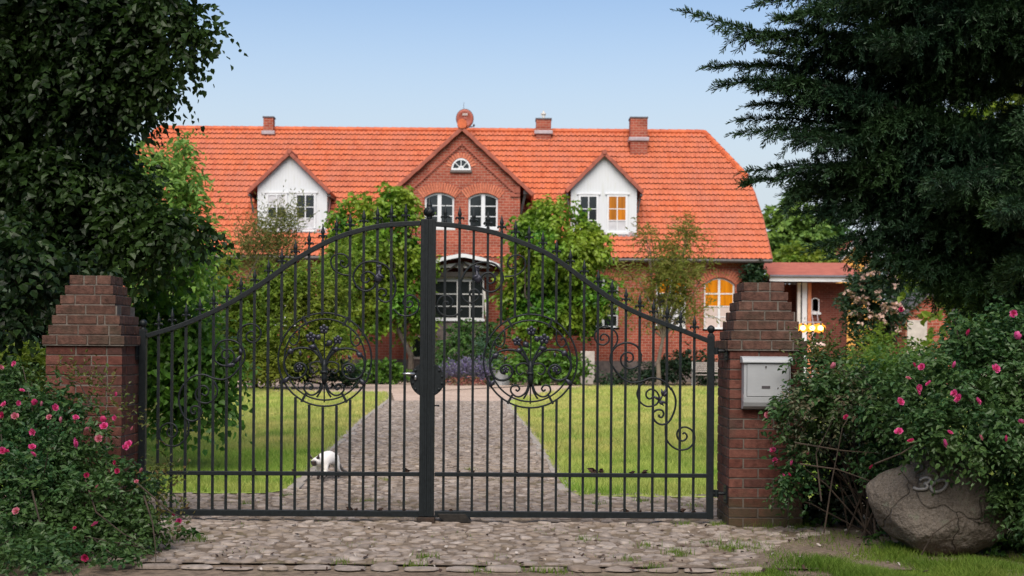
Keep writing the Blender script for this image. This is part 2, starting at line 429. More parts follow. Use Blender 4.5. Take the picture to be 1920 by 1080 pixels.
M['blossom'] = leafmat('pale_pink_blossom', [(.62,.40,.36), (.72,.52,.46), (.55,.36,.34)], .3, .6)
M['fartree'] = leafmat('far_tree_leaf', [(.05,.13,.04), (.08,.18,.05), (.14,.24,.05)], .3, .6, .2, (.20,.30,.04))
M['wood'] = leafmat('shade_wood_leaf', [(.03,.06,.015), (.05,.09,.02)], .2, .6)
for k, cols in {'pink': [(.62,.05,.22), (.72,.08,.30), (.80,.16,.40)], 'deep': [(.46,.02,.11), (.58,.04,.17)], 'pale': [(.55,.14,.22), (.68,.25,.33)]}.items():
    M['rose_'+k] = leafmat('rose_petal_'+k, cols, .3, .5)
# ------------------------------------------------------------------ ground
def inpoly(x, y, poly):
    x, y = np.asarray(x), np.asarray(y); r = np.zeros(x.shape, bool); n = len(poly)
    for i in range(n):
        (x1, y1), (x2, y2) = poly[i], poly[(i+1) % n]
        c = ((y1 > y) != (y2 > y)) & (x < (x2-x1)*(y-y1)/((y2-y1) or 1e-9)+x1)
        r ^= c
    return r

def sheet(name, poly, z, mat, label, cat=None):
    mb = MB().add([(x, y, z) for x, y in poly], [tuple(range(len(poly)))])
    o = mb.build(name, mat); o['kind'] = 'structure'
    if label: o['label'] = label
    return o

def gp(pts): return [tuple(G(*p)[:2]) for p in pts]
sheet('ground', [(-400, -120), (400, -120), (400, 500), (-400, 500)], -.02, M['soil'], 'bare brown soil and thin growth around the estate')
LL = gp([(640, 738), (728, 737), (727, 750), (668, 795), (625, 838), (578, 886), (540, 918), (505, 925), (420, 926), (275, 924)])
lawnL = LL + [(-9.5, LL[-1][1]), (-13, 44)]
RL = gp([(1084, 727), (947, 752), (970, 780), (998, 812), (1026, 855), (1047, 897), (1064, 922), (1090, 931), (1352, 934)])
lawnR = [RL[0]] + RL[1:] + [(9.5, RL[-1][1]), (15, 46.5), (6, 48.2), (3.2, 48)]
sheet('lawn_bed', [(-5, 8.9), (4.9, 8.75), (5.5, 11), (5.5, 13.6), (3.4, 30), (8, 54), (-16, 54), (-16, 43), (-3.2, 42), (-4.5, 13.6), (-5.2, 11)], -.004, M['bed'], 'sandy bed between the cobbles of the drive')
bpy.data.objects['lawn_bed'].name = 'driveway_bed'
sheet('forecourt_path', gp([(440, 735), (735, 737), (740, 752), (940, 752), (1084, 728), (1094, 717)]) + [(3.2, 52.5), (-15, 52.5)], .0, M['path'], 'pale gritty forecourt path crossing in front of the house')
sheet('left_lawn', lawnL, .005, M['turf'], 'lawn left of the cobbled drive')
sheet('right_lawn', lawnR, .005, M['turf'], 'lawn right of the cobbled drive')

def cobbles():
    rng = np.random.default_rng(5)
    front = gp([(180, 1062), (700, 1064), (1368, 1067), (1480, 1012), (1560, 1000), (1520, 975), (1352, 975), (1352, 930), (1064, 922)])
    driv = front[:] + RL[::-1][2:-1] + gp([(940, 752), (740, 752)]) + LL[2:] + gp([(180, 924)])
    pts = []
    y = 8.8
    row = 0
    while y < 37:
        sx = .13; sy = .104 if y < 20 else .13
        xs = np.arange(-4.2, 4.2, sx) + (row % 2)*sx/2
        for x in xs:
            k = rng.uniform(.75, 1.3)
            pts.append((x+rng.normal(0, .022), y+rng.normal(0, .016), sx*.47*k**.5, sy*.47/k**.3))
        y += sy; row += 1
    A = np.array(pts)
    A = A[inpoly(A[:, 0], A[:, 1], driv)]
    # front edge: a straight row of larger set stones
    x = -2.55; e = []
    while x < 1.52:
        w = rng.uniform(.10, .16); e.append((x+w, 8.70+rng.normal(0, .012) + .01*x, w*.93, .062)); x += 2*w+.015
    A = A[A[:, 1] > 8.84]
    A = A[rng.random(len(A)) > .09]; A[:, 2:4] *= .94
    A = np.vstack([A, np.array(e)])
    n = len(A); K = 9
    th = np.linspace(0, 2*np.pi, K, endpoint=False)
    ang = th[None, :] + rng.normal(0, .12, (n, K))
    rad = 1 + rng.normal(0, .10, (n, K))
    p = 3.2
    ca, sa = np.cos(ang), np.sin(ang)
    sq = (np.abs(ca)**p+np.abs(sa)**p)**(-1/p)
    rot = rng.normal(0, .25, n); rot[-len(e):] = rng.normal(0, .04, len(e)); cr, sr = np.cos(rot)[:, None], np.sin(rot)[:, None]
    ex, ey = ca*sq*rad*A[:, 2:3], sa*sq*rad*A[:, 3:4]
    ox, oy = ex*cr-ey*sr, ex*sr+ey*cr
    h = rng.uniform(.005, .021, n)[:, None]
    tx, ty = rng.normal(0, .07, n)[:, None], rng.normal(0, .09, n)[:, None]
    V = []
    for s, hz in ((1.0, -.35), (.97, .45), (.84, .86), (.5, 1.0)):
        X, Y = ox*s, oy*s
        Z = h*hz + (X*tx + Y*ty if hz > 0 else X*0) - .006
        V.append(np.stack([A[:, 0:1]+X, A[:, 1:2]+Y, Z], -1))
    V = np.stack(V, 1)  # n,4,K,3
    base = (np.arange(n)*4*K)[:, None]
    Q = []
    for r in range(3):
        for k in range(K):
            k2 = (k+1) % K
            Q.append(np.concatenate([base+r*K+k, base+r*K+k2, base+(r+1)*K+k2, base+(r+1)*K+k], 1))
    top = base + 3*K + np.arange(K)[None, :]
    o = np_obj('cobbled_driveway', V.reshape(-1, 3), [np.concatenate(Q), top], M['cobble'], smooth=True)
    o['kind'] = 'structure'; o['label'] = 'worn fieldstone cobbles of the drive running through the gate to the house'
cobbles()

def kerbline():
    mb = MB(); rng = random.Random(9)
    for line in ([(728, 738), (727, 750), (668, 795), (625, 838), (578, 886), (540, 918)], [(1084, 728), (947, 752), (970, 780), (998, 812), (1026, 855), (1047, 897), (1064, 922)]):
        w = [G(*p) for p in line]
        for a, b in zip(w[:-1], w[1:]):
            L = (b-a).length; n = max(1, int(L/.5)); 
            for i in range(n):
                p, q = a.lerp(b, i/n), a.lerp(b, (i+1)/n); g = (q-p)*.02
                j = Vector((rng.gauss(0, .03), 0, 0))
                mb.bar(p+g+j+Vector((0,0,.002)), q-g+j+Vector((0,0,.002+rng.uniform(0,.01))), .13, .03, up=(0,0,1))
    o = mb.build('drive_kerb', M['kerb'], bevel=.008); o['kind'] = 'structure'; o['label'] = 'low stone edging between lawn and cobbles'
kerbline()

def blades(name, X, Y, Ln, W, mat, label, z0=0.0, lean=.5):
    rng = np.random.default_rng(len(X)); n = len(X)
    a = rng.uniform(0, 2*np.pi, n); lx, ly = rng.normal(0, lean, n)*Ln, rng.normal(0, lean, n)*Ln
    wx, wy = np.cos(a)*W, np.sin(a)*W*.4
    Z = np.full(n, z0)
    b0 = np.stack([X-wx, Y-wy, Z], 1); b1 = np.stack([X+wx, Y+wy, Z], 1)
    m0 = np.stack([X+lx*.35-wx*.75, Y+ly*.35-wy*.75, Z+Ln*.55], 1); m1 = np.stack([X+lx*.35+wx*.75, Y+ly*.35+wy*.75, Z+Ln*.55], 1)
    t = np.stack([X+lx, Y+ly, Z+Ln], 1)
    V = np.stack([b0, b1, m1, m0, t], 1).reshape(-1, 3); b = (np.arange(n)*5)[:, None]
    o = np_obj(name, V, [np.concatenate([b, b+1, b+2, b+3], 1), np.concatenate([b+3, b+2, b+4], 1)], mat)
    o['kind'] = 'stuff'; o['label'] = label
    return o

def lawngrass(poly, name, label, n, x0, x1, seed):
    rng = np.random.default_rng(seed)
    u = rng.random(n); d0, d1 = 12.95, 48.
    y = 1/(1/d0 + u*(1/d1-1/d0)); x = rng.uniform(x0, x1, n)
    x = x*(0.35+.65*y/20) if False else x
    k = inpoly(x, y, poly); x, y = x[k], y[k]
    s = y/13
    L = rng.uniform(.035, .085, len(x))*np.minimum(s, 1.5); L[y < 14] *= 1.25
    blades(name, x, y, L, .0035*s, M['grass'], label, 0.0)
lawngrass(lawnL, 'lawn_grass', 'mown grass with dry patches left of the drive', 190000, -11, -1.0, 1)
lawngrass(lawnR, 'lawn_grass', 'mown grass with yellow patches right of the drive', 190000, .1, 11, 2)

def vergegrass():
    rng = np.random.default_rng(8)
    # clumps on the verge in front of the boulder
    N = 110000
    px = rng.uniform(1340, 2000, N); py = 985 + 125*rng.random(N)**.8
    dens = np.clip((px-1330)/120, 0, 1)*np.clip((py-(1070-.16*(px-1340)))/30, .10, 1)
    k = rng.random(N) < dens
    W = [G(a, b) for a, b in zip(px[k], py[k])]
    X = np.array([w.x for w in W]); Y = np.array([w.y for w in W])
    f = np.sin(X*9+Y*5)+np.sin(X*4.1-Y*7)+rng.normal(0, .6, len(X)); kk = f > -.35
    X, Y = X[kk], Y[kk]
    L = rng.uniform(.025, .10, len(X))*np.clip(.75+.35*np.sin(X*6+Y*3), .4, 1.2); blades('verge_grass', X, Y, L, np.full(len(X), .0026), M['vergegrass'], 'rough short grass on the verge in front of the boulder', -.018)
    # weeds in the joints and along the pillar foot
    X, Y, L = [], [], []
    cl = [(300, 1020, .10, 60), (372, 1015, .06, 90), (1205, 1025, .06, 60), (1100, 1012, .05, 60), (1270, 1040, .07, 120), (800, 1046, .06, 70), (780, 1060, .05, 60), (1010, 1070, .05, 60), (1050, 1072, .05, 50), (1280, 985, .06, 60), (1420, 985, .08, 60), (1468, 985, .13, 60), (1440, 988, .07, 70), (1500, 992, .07, 80), (1350, 985, .05, 90), (1370, 1030, .06, 160), (1330, 1020, .05, 90), (900, 1070, .04, 50), (640, 1055, .05, 40), (1180, 1050, .05, 60), (1230, 1065, .05, 60),
          (540, 930, .05, 60), (460, 945, .05, 50), (720, 900, .05, 80), (690, 940, .05, 60), (880, 880, .05, 60), (1300, 950, .06, 80), (1200, 940, .06, 80), (1120, 945, .05, 60)]
    for a, b, l, n in cl:
        c = G(a, b)
        X += list(rng.normal(c.x, .05, n)); Y += list(rng.normal(c.y, .05, n)); L += list(rng.uniform(.4, 1.1, n)*l)
    # strips of growth scattered in joints
    n = 5200
    x = rng.uniform(-2.4, 2.6, n); y = 8.75 + 6*rng.random(n)**1.3
    q = (np.sin(x*7+y*2.3)+np.sin(x*2.2-y*4.7)) > .95
    X += list(x[q]); Y += list(y[q]); L += list(rng.uniform(.012, .035, q.sum()))
    blades('joint_weeds', np.array(X), np.array(Y), np.array(L), np.full(len(X), .0026), M['vergegrass'], 'small weeds growing in the cobble joints', -.008, .35)
vergegrass()

def litter():
    rng = np.random.default_rng(4); mb = MB()
    for i in range(260):
        px, py = rng.uniform(280, 1900), rng.uniform(985, 1078); c = G(px, py); r = rng.uniform(.006, .018); a = rng.uniform(0, 6.28)
        c.z = .012
        mb.obox(c, (r*math.cos(a), r*math.sin(a), rng.normal(0, .004)), (-r*.6*math.sin(a), r*.6*math.cos(a), .002), (0, 0, .0015), int(rng.random() < .35))
    o = mb.build('leaf_litter', [M['deadleaf'], M['concrete']]); o['kind'] = 'stuff'; o['label'] = 'bits of dry leaf and grit scattered on the cobbles'
litter()

# ------------------------------------------------------------------ brick gate pillars
def pillar(cx, yf, label):
    BL, BH, BD, J = .24, .0713, .115, .012
    root = thing('gate_pillar', (cx, yf+.31, 0), label, 'pillar', 'brick gate pillars')
    rng = random.Random(int(cx*100))
    def course(mb, z, w, off, cut=None):
        x0, x1, y0, y1 = cx-w/2, cx+w/2, yf+.3075-w/2, yf+.3075+w/2
        def run(a, b, off):
            out = []; p = a - off
            while p < b - 1e-4:
                q = p + BL; s, e = max(p, a), min(q, b)
                if e-s > .03: out.append((s, e))
                p = q + J
            return out
        j = lambda: rng.gauss(0, .0016)
        odd = off < .05
        ex = 0 if odd else BD+J
        for y, d in ((y0, 1), (y1-BD, 1)):
            for s, e in run(x0+ex, x1-ex, off if odd else 0): mb.box(s, e, y+j(), y+BD+j(), z+j()*.6, z+BH+j()*.6)
        for x in (x0, x1-BD):
            for s, e in run(y0+BD+J-(0 if odd else BD+J), y1-BD-J+(0 if odd else BD+J), 0 if odd else .126): mb.box(x+j(), x+BD+j(), s, e, z+j()*.6, z+BH+j()*.6)
    sh, cap, mo = MB(), MB(), MB()
    W = .625; z = 0
    for i in range(18):
        course(sh, z, W, 0 if i % 2 else .126); z += .0833
    mo.box(cx-W/2+.006, cx+W/2-.006, yf+.3075-W/2+.006, yf+.3075+W/2-.006, -.02, z-.006)
    ws = [.675, .60, .555, .51, .455, .40, .345]
    for i, w in enumerate(ws):
        course(cap, z, w, 0 if i % 2 else .11)
        mo.box(cx-w/2+.006, cx+w/2-.006, yf+.3075-w/2+.006, yf+.3075+w/2-.006, z-.012, z+BH-.003); 
        nw = ws[i+1] if i+1 < len(ws) else 0
        z += .0833
    sh.build('shaft', M['pillar_brick'], root, bevel=.0025)
    c = cap.build('stepped_cap', M['cap_brick'], root, bevel=.004)
    mo.build('mortar', M['mortar'], root)
    return root
RP_D, LP_D = 10.8, 10.5
cxR = (P(1368, 900, RP_D).x + P(1504, 900, RP_D).x)/2 + .0
cxL = (P(88, 750, LP_D).x + P(226, 750, LP_D).x)/2
pillar(cxR, RP_D, 'weathered brick gate pillar with stepped top carrying the mailbox')
pillar(cxL, LP_D, 'shaded brick gate pillar with stepped top rising from the rose bush')

# ------------------------------------------------------------------ gate
GD = 10.95
def Q(px, py, dd=0): return P(px, py, GD+dd)
XC = Q(801.5, 700).x
def zp(ox, oy, s, pts): return [(ox+a/s, oy+b/s) for a, b in pts]
topL = [(275,630),(340,610),(401,584),(451,557),(504,523),(551,489),(607,457),(656,437.5),(719,423),(789,418.5)]
topR = [(814,420),(860,424),(921,435),(954,446),(1019,472),(1057,496),(1088,519),(1153,565),(1204,591),(1277,619),(1328,639)]
barsL = [297.5,323,349,375,400.7,426,452,477.5,503.5,528.5,554,579.7,605.3,631,656.6,682.3,708,734,761]
barsR = [835,862,888.5,915,940.7,966.6,992,1017.8,1043.6,1069.5,1095.6,1121.6,1147.6,1173.7,1199.6,1225.4,1250.8,1276,1302]
spear = MB()
spear.lathe((0,0,0), [(0,.012),(.008,.015),(.018,.012),(.026,.009),(.05,.010),(.058,.013),(.066,.012),(.074,.015),(.082,.018),(.095,.0165),(.12,.009),(.158,.001)], 8, sy=.7)
for s in (-1, 1):
    spear.tube([(s*.006,0,.042),(s*.018,0,.056),(s*.028,0,.056),(s*.034,0,.046),(s*.031,0,.038)], [.006,.008,.0085,.008,.005], 6)
spear_me = spear.mesh('spear_finial', M['iron'], smooth=True)

# decorative ironwork of the right leaf, photo pixels
DECO = [
 ('scroll', .0062, zp(1180,660,5.4,[(366,740),(366,800),(372,870),(410,935),(470,980),(530,992),(600,975),(650,920),(662,860),(640,800),(590,765),(540,762),(495,790),(482,840),(500,885),(540,900),(575,880),(583,845),(560,818),(538,830)])),
 ('scroll', .0068, zp(1080,460,3.856,[(385,812),(365,830),(345,815),(340,785),(375,768),(412,790),(412,845),(372,888),(322,875),(285,840),(262,790),(290,735),(370,703),(440,730),(472,790)][::-1][:1]) + zp(1080,460,3.856,[(470,790),(440,730),(372,704),(300,725),(258,775),(250,840),(285,905),(340,965),(400,992),(470,985),(540,960),(600,966),(650,995),(690,1045)]) + zp(1180,660,5.4,[(420,360),(465,460),(465,560),(430,660),(390,715),(330,735),(270,710),(238,655),(245,610),(285,585),(330,590),(348,625),(330,660),(302,655),(300,632)])),
 ('scroll', .0062, zp(1080,460,3.856,[(470,790),(465,850),(425,885),(372,890),(330,855),(328,805),(362,775),(405,785),(412,825),(385,842),(365,828),(372,806)])),
 ('scroll', .006, zp(1180,660,5.4,[(140,312),(105,345),(82,400),(80,440),(105,500),(160,545),(220,550),(280,525),(302,460),(275,400),(220,375),(175,405),(172,450),(205,475),(240,455)])),
 ('scroll', .0058, zp(1080,460,3.856,[(272,745),(300,690),(292,635),(250,597),(200,587),(152,610),(134,660),(158,708),(200,720),(235,697),(237,662),(205,641),(180,655),(180,683),(205,682)])),
 ('scroll', .0062, zp(760,440,3.6,[(385,505),(345,542),(290,551),(237,530),(213,480),(235,427),(278,410),(315,435),(318,470),(287,494),(258,480),(262,455),(285,455),(288,470)])),
 ('scroll', .0068, zp(760,440,3.6,[(460,418),(437,408),(442,380),(472,370),(497,395),(490,432),(445,460),(400,443),(376,395),(374,330),(395,270),(430,222),(480,195),(540,186),(608,203),(652,258),(657,315),(624,368),(572,387),(522,362),(505,312),(524,272),(564,256),(598,276),(603,310),(577,330),(552,316),(560,296)])),
 ('scroll', .0058, zp(760,440,3.6,[(672,285),(740,275),(790,245),(812,200),(800,157),(755,138),(707,153),(690,198),(712,229),(743,216),(745,187),(725,192)])),
]
MC = (994.3, 677)  # medallion centre
def md(pts): return [(880+a/4.909, 560+b/4.909) for a, b in pts]
def mdm(pts): return [(880+(1128-a)/4.909, 560+b/4.909) for a, b in pts]

def polyline3(pts, dd=0, mirror=False, n=5):
    c = catmull(pts, n); out = []
    for a in c:
        v = Q(a[0], a[1], dd)
        if mirror: v.x = 2*XC - v.x
        out.append(v)
    return out

def leaf_gate(side):
    R = side == 'R'
    px_h, px_l = (1333, 808.5) if R else (268.5, 794.5)
    root = thing('gate_leaf', Q(px_h, 975)*1.0, '', 'gate', 'leaves of the wrought iron double gate')
    tag(root, 'right black iron gate leaf of the pair, hung beside the mailbox pillar' if R else
        'left black iron gate leaf of the pair, with the round lock plate and steel handle', 'gate')
    root.location.z = 0
    top, bars = (topR, barsR) if R else (topL, barsL)
    rail = catmull(top, 6); rx = [r[0] for r in rail]; ry = [r[1] for r in rail]
    mb = MB()
    pts = [Q(x, y) for x, y in rail]
    for off, w in ((0, .036),):
        # flat rail section: swept rectangle
        base = len(mb.v); n = len(pts)
        for i, p in enumerate(pts):
            t = (pts[min(i+1, n-1)]-pts[max(i-1, 0)]).normalized(); u = Vector((-t.z, 0, t.x))
            for sy, su in ((-1,-1),(1,-1),(1,1),(-1,1)): mb.v.append(tuple(p+u*su*.02+Vector((0, sy*.024, 0))))
        for i in range(n-1):
            for k in range(4):
                mb.f.append([base+i*4+k, base+i*4+(k+1) % 4, base+(i+1)*4+(k+1) % 4, base+(i+1)*4+k]); mb.m.append(0)
        mb.f += [[base+3, base+2, base+1, base], [base+4*(n-1)+k for k in range(4)]]; mb.m += [0, 0]
    mb.build('top_rail', M['iron'], root, bevel=.004)
    # rails
    yb = (lambda x: 960.5 + (x-330)*(966.5-960.5)/1000)
    ym = (lambda x: 886.5 + (x-330)*(892-886.5)/1000)
    xa, xb = (815, 1328) if R else (274, 788)
    for nm, fy, h in (('bottom_rail', yb, .052), ('middle_rail', ym, .034)):
        m = MB(); m.bar(Q(xa, fy(xa)), Q(xb, fy(xb)), .044, h, up=(0,0,1)); m.build(nm, M['iron'], root, bevel=.003)
    # hinge post with ball
    hx = Q(px_h, 640).x; ht = Q(px_h, 629 if R else 618).z
    m = MB(); m.box(hx-.029, hx+.029, GD-.029, GD+.029, .045, ht); hp = m.build('hinge_post', M['iron'], root, bevel=.004)
    m = MB(); m.lathe((hx, GD, ht), [(0,.026),(.006,.03),(.014,.018),(.022,.016),(.03,.024),(.042,.032),(.056,.034),(.07,.030),(.082,.018),(.088,.004)], 14); m.build('ball_finial', M['iron'], hp, smooth=True)
    lx = Q(px_l, 700).x; lt = Q(px_l, 411).z; w = .0317
    m = MB(); m.box(lx-w, lx+w, GD-.03+(0 if R else -.004), GD+.03, .05, lt)
    m.box(lx-w*.25-.006*(1 if R else -1), lx+w*.25-.006*(1 if R else -1), GD-.034-(0 if R else .004), GD-.03, .05, lt-.003)
    lp = m.build('meeting_post', M['iron'], root, bevel=.003)
    if R:
        m = MB(); m.lathe((Q(805, 411).x, GD, lt), [(0,.024),(.012,.026),(.02,.022),(.03,.034),(.045,.044),(.062,.047),(.08,.041),(.098,.028),(.11,.022),(.116,.027),(.124,.022),(.14,.016),(.165,.012),(.178,.006)], 14)
        for k in range(7):
            q = 2*math.pi*k/7; c = Vector((Q(805, 411).x, GD, lt))
            m.tube([c+Vector((math.cos(q+t*1.3)*r, math.sin(q+t*1.3)*r, z)) for t, r, z in ((0,.034,.03),(.3,.046,.05),(.6,.048,.07),(.8,.036,.092))], .005, 5)
        m.build('post_finial', M['iron'], lp, smooth=True)
        m = MB(); fx = Q(798.5, 980).x; m.box(fx-.078, fx+.078, GD-.06, GD+.06, -.01, .045); m.build('drop_foot', M['rust'], lp, bevel=.006)
    # bars
    mcx = MC[0] if R else 608.5
    Rm = 88.0
    for bx in bars:
        m = MB(); yt = float(np.interp(bx, rx, ry)); ybm = yb(bx); w = .0105
        dx = abs(bx-mcx)
        def seg(y0, y1):
            a, b = Q(bx, y0), Q(bx, y1); m = MB(); m.box(a.x-w, a.x+w, GD-w, GD+w, b.z, a.z); return m.build('baluster', M['iron'], root)
        if dx < Rm-1:
            hh = math.sqrt(Rm*Rm-dx*dx); bo = seg(yt, MC[1]-hh+(1.5)); seg(MC[1]+hh-1.5, ybm)
        else: bo = seg(yt, ybm)
        tp = Q(bx, yt); inst('spear_finial', spear_me, bo, (tp.x, GD, tp.z+.018))
    # scrolls
    for nm, r, pts in DECO:
        m = MB(); m.tube(polyline3(pts, -.004, not R), r*1.35, 7); m.build(nm, M['iron'], root, smooth=True)
    def fx(px, py, dd=-.012):
        v = Q(px, py, dd)
        if not R: v.x = 2*XC-v.x
        return v
    # iron ornaments
    m = MB()
    c = fx(*zp(760,440,3.6,[(483,236)])[0]); m.ball(c, (.021, .014, .03)); c = fx(*zp(760,440,3.6,[(490,300)])[0]); m.ball(c, (.034,.016,.034))
    for a, b in (((483,240),(488,340)), ((490,270),(450,300)), ((490,270),(520,320)), ((485,230),(470,205)), ((485,230),(500,208))):
        p, q = fx(*zp(760,440,3.6,[a])[0]), fx(*zp(760,440,3.6,[b])[0]); m.tube([p, p.lerp(q, .5), q], [.013,.016,.004], 7)
    m.build('bud_ornament', M['iron_gun'], root, smooth=True)
    m = MB()
    if R: tri = [((300,490),(340,440)),((340,440),(325,372)),((340,440),(375,368)),((345,450),(385,400)),((300,500),(372,515)),((300,500),(350,545)),((300,480),(240,445)),((310,500),(385,520))]; o3 = (1180,660,5.4)
    else: tri = [((640,365),(690,300)),((640,370),(560,390)),((640,370),(600,385)),((690,300),(680,250))]; o3 = (280,590,4.0)
    for a, b in tri:
        p, q = Q(*zp(*o3, [a])[0], -.012), Q(*zp(*o3, [b])[0], -.012); m.tube([p, p.lerp(q, .45), q], [.011, .013 if R else .02, .003], 7, flat=.6)
    m.build('leaf_ornament', M['iron_gun'], root, smooth=True)
    # medallion
    m = MB()
    for rr, tr in ((87.5, .0082), (76.0, .0078)):
        pts = []
        for k in range(73):
            q = 2*math.pi*k/72; pts.append(fx(MC[0]+rr*math.sin(q), MC[1]-rr*math.cos(q), 0))
        m.tube(pts, tr, 7, cap=False)
    med = m.build('medallion', M['iron'], root, smooth=True)
    for ang in (28, -28, 152, -152):
        q = math.radians(ang); a, b = [fx(MC[0]+rr*math.sin(q), MC[1]-rr*math.cos(q), -.006) for rr in (72, 91)]
        m = MB(); m.bar(a, b, .02, .018); m.build('strap', M['iron'], med)
    for a, b in (((185,812),(235,745)), ((943,800),(885,735))):
        p, q = fx(*md([a])[0]), fx(*md([b])[0]); m = MB(); m.tube([p, p.lerp(q, .5), q], [.008,.022,.003], 8, flat=.5); m.build('leaf', M['iron_gun'], med, smooth=True)
    m = MB()
    inner = [
     ([(545,620),(525,560),(480,500),(380,470),(270,490),(205,560),(193,640),(228,720),(290,752),(360,735),(398,680),(380,627),(332,610),(292,640),(297,680),(335,690)], .0075),
     ([(553,650),(530,602),(480,596),(436,622),(436,672),(468,700),(500,678)], .0055),
     ([(547,790),(520,860),(470,900),(420,895),(382,852),(393,806),(438,798),(462,828),(445,850),(425,836)], .006),
     ([(553,790),(535,860),(498,922)], .006),
     ([(325,290),(325,390),(290,444),(246,427),(240,382),(268,362),(286,385)], .005),
     ([(556,620),(530,540),(480,450),(445,395)], .006),
     ([(556,640),(520,560),(470,505),(430,480)], .0055),
    ]
    for pts, r in inner:
        m.tube(polyline3(md(pts), -.004, not R), r*1.35, 6); m.tube(polyline3(mdm(pts), -.004, not R), r*1.35, 6)
    m.tube(polyline3(md([(563,640),(566,450),(568,300)]), -.004, not R), .006, 6)
    m.tube(polyline3(md([(563,640),(563,800),(560,968)]), -.004, not R), .006, 6)
    m.tube([fx(*md([p])[0], -.004) for p in ((563,575),(563,630),(563,690),(563,740),(563,795))], [.012,.022,.023,.027,.018], 10)
    p = fx(*md([(563,690)])[0], -.004); m.box(p.x-.028, p.x+.028, p.y-.024, p.y+.024, p.z-.012, p.z+.012)
    m.build('bouquet', M['iron'], med, smooth=True)
    for fx_, fy_, r in ((570,295,.036), (440,392,.034), (690,372,.04), (335,655,.026), (790,650,.026)):
        r *= 1.18; c = fx(*md([(fx_, fy_)])[0], -.02); m = MB()
        for k in range(5):
            q = 2*math.pi*k/5+.3; e = c+Vector((math.cos(q)*r, -.006, math.sin(q)*r)); m.ball(c.lerp(e, .6), (r*.42, r*.16, r*.42), 8)
        m.ball(c+Vector((0,-.008,0)), r*.3, 8); m.build('flower', M['iron_gun'], med, smooth=True)
    for a, b, r in (((500,400),(545,450),.024), ((600,380),(650,360),.026), ((430,478),(490,478),.02), ((640,462),(710,455),.02), ((215,545),(270,505),.022), ((850,490),(905,520),.024), ((320,545),(345,560),.022), ((775,520),(800,520),.022)):
        r *= 1.25; p, q = fx(*md([a])[0], -.014), fx(*md([b])[0], -.014); m = MB(); m.tube([p, p.lerp(q, .4), q], [r*.3, r, r*.25], 8, flat=.6)
        m.build('bud', M['iron_gun'], med, smooth=True)
    # hinges fixed to the pillar
    hz = [(658, 1349), (925, 1349)] if R else [(658, 252), (930, 252)]
    for py, px in hz:
        a = Q(px_h, py); m = MB()
        s = 1 if R else -1
        xe = (cxR-.3125 if R else cxL+.3125)
        m.tube([Vector((a.x, GD, a.z)), Vector((xe, GD, a.z))], .014, 8); m.lathe((a.x+s*.045, GD, a.z-.03), [(0,.022),(.06,.022)], 10)
        m.box(min(xe, xe-s*.012), max(xe, xe-s*.012), GD-.09, GD+.05, a.z-.075, a.z+.075)
        for k in (-.05, .05): m.ball((xe-s*.014, GD-.06, a.z+k), .009, 6)
        m.build('hinge', M['iron'], root, smooth=False)
    if not R:
        c = Q(801.5, 712); m = MB()
        n = 40; pl = [(c.x+.148*math.cos(2*math.pi*k/n), c.z+.148*math.sin(2*math.pi*k/n)) for k in range(n)]
        m.prism(pl, GD-.022, GD-.014)
        for k in range(14):
            q = 2*math.pi*(k+.5)/14
            if abs(math.cos(q)) > .38: m.ball((c.x+.128*math.cos(q), GD-.024, c.z+.128*math.sin(q)), (.013,.009,.013), 8)
        lk = m.build('lock_plate', M['iron'], root, bevel=.002)
        h = Q(776, 701, -.06); e = Q(755, 700.5, -.06); m = MB(); m.tube([h+Vector((0,.04,0)), h, h.lerp(e,.6), e], [.011,.011,.010,.007], 8); m.build('handle', M['steel'], lk, smooth=True)
        m = MB(); k = Q(779, 708, -.03); m.lathe((k.x, k.y, k.z-.02), [(0,.009),(.012,.012),(.03,.012),(.04,.007)], 8); m.build('keyhole_cover', M['steel'], lk, smooth=True)
    else:
        m = MB(); a = Q(815, 760.5); m.tube([a, a+Vector((.03,0,0))], .006, 6); m.ball(a+Vector((.032,0,0)), .009, 6); m.build('catch_pin', M['iron'], root, smooth=True)
    return root
leaf_gate('L'); leaf_gate('R')

# withered leaves caught on the rails
dl = MB(); rr = random.Random(2)
for k in range(5):
    a = rr.uniform(0, 6.28); l = rr.uniform(.02, .035); c = Vector((rr.gauss(0,.012), rr.gauss(0,.008), .012+rr.random()*.014))
    d = Vector((math.cos(a)*l, math.sin(a)*l*.5, rr.uniform(-.3, .6)*l)); w = Vector((-d.z, rr.gauss(0,.3)*l, d.x))*.45
    dl.add([c-d, c-w+Vector((0,.006,0)), c+d, c+w+Vector((0,.006,0)), c+Vector((0,-.004,.004))], [(0,1,4),(1,2,4),(2,3,4),(3,0,4)])
dl_me = dl.mesh('withered_leaf', M['deadleaf'])
for i, (px, py, s) in enumerate([(349,953,.9),(476,880,1.0),(551,884,.8),(656,953,1.2),(668,953,1.0),(712,953,.9),(757,953,1.0),(762,880,1.2),(846,954,.8),(860,883,.7),(886,883,.7),(969,885,.8),(1112,884,1.5),(1128,884,1.4),(1185,886,.9),(1208,886,1.1),(1224,886,.8),(1174,957,1.0),(1201,957,.9),(1278,959,1.2),(1300,959,1.0)]):
    v = Q(px, py + (9 if py > 920 else 4)); v.z = max(v.z, 0)
    yb = 960.5+(px-330)*.006 if py > 920 else 886.5+(px-330)*.0055
    v = Q(px, yb); v.z += .014 if py > 920 else .006
    o = inst('withered_leaf', dl_me, None, v, (0, 0, i*1.3), (s, s, s))
    tag(o, 'withered brown leaf caught on a rail of the iron gate', 'dead leaf', 'withered leaves caught on the gate')

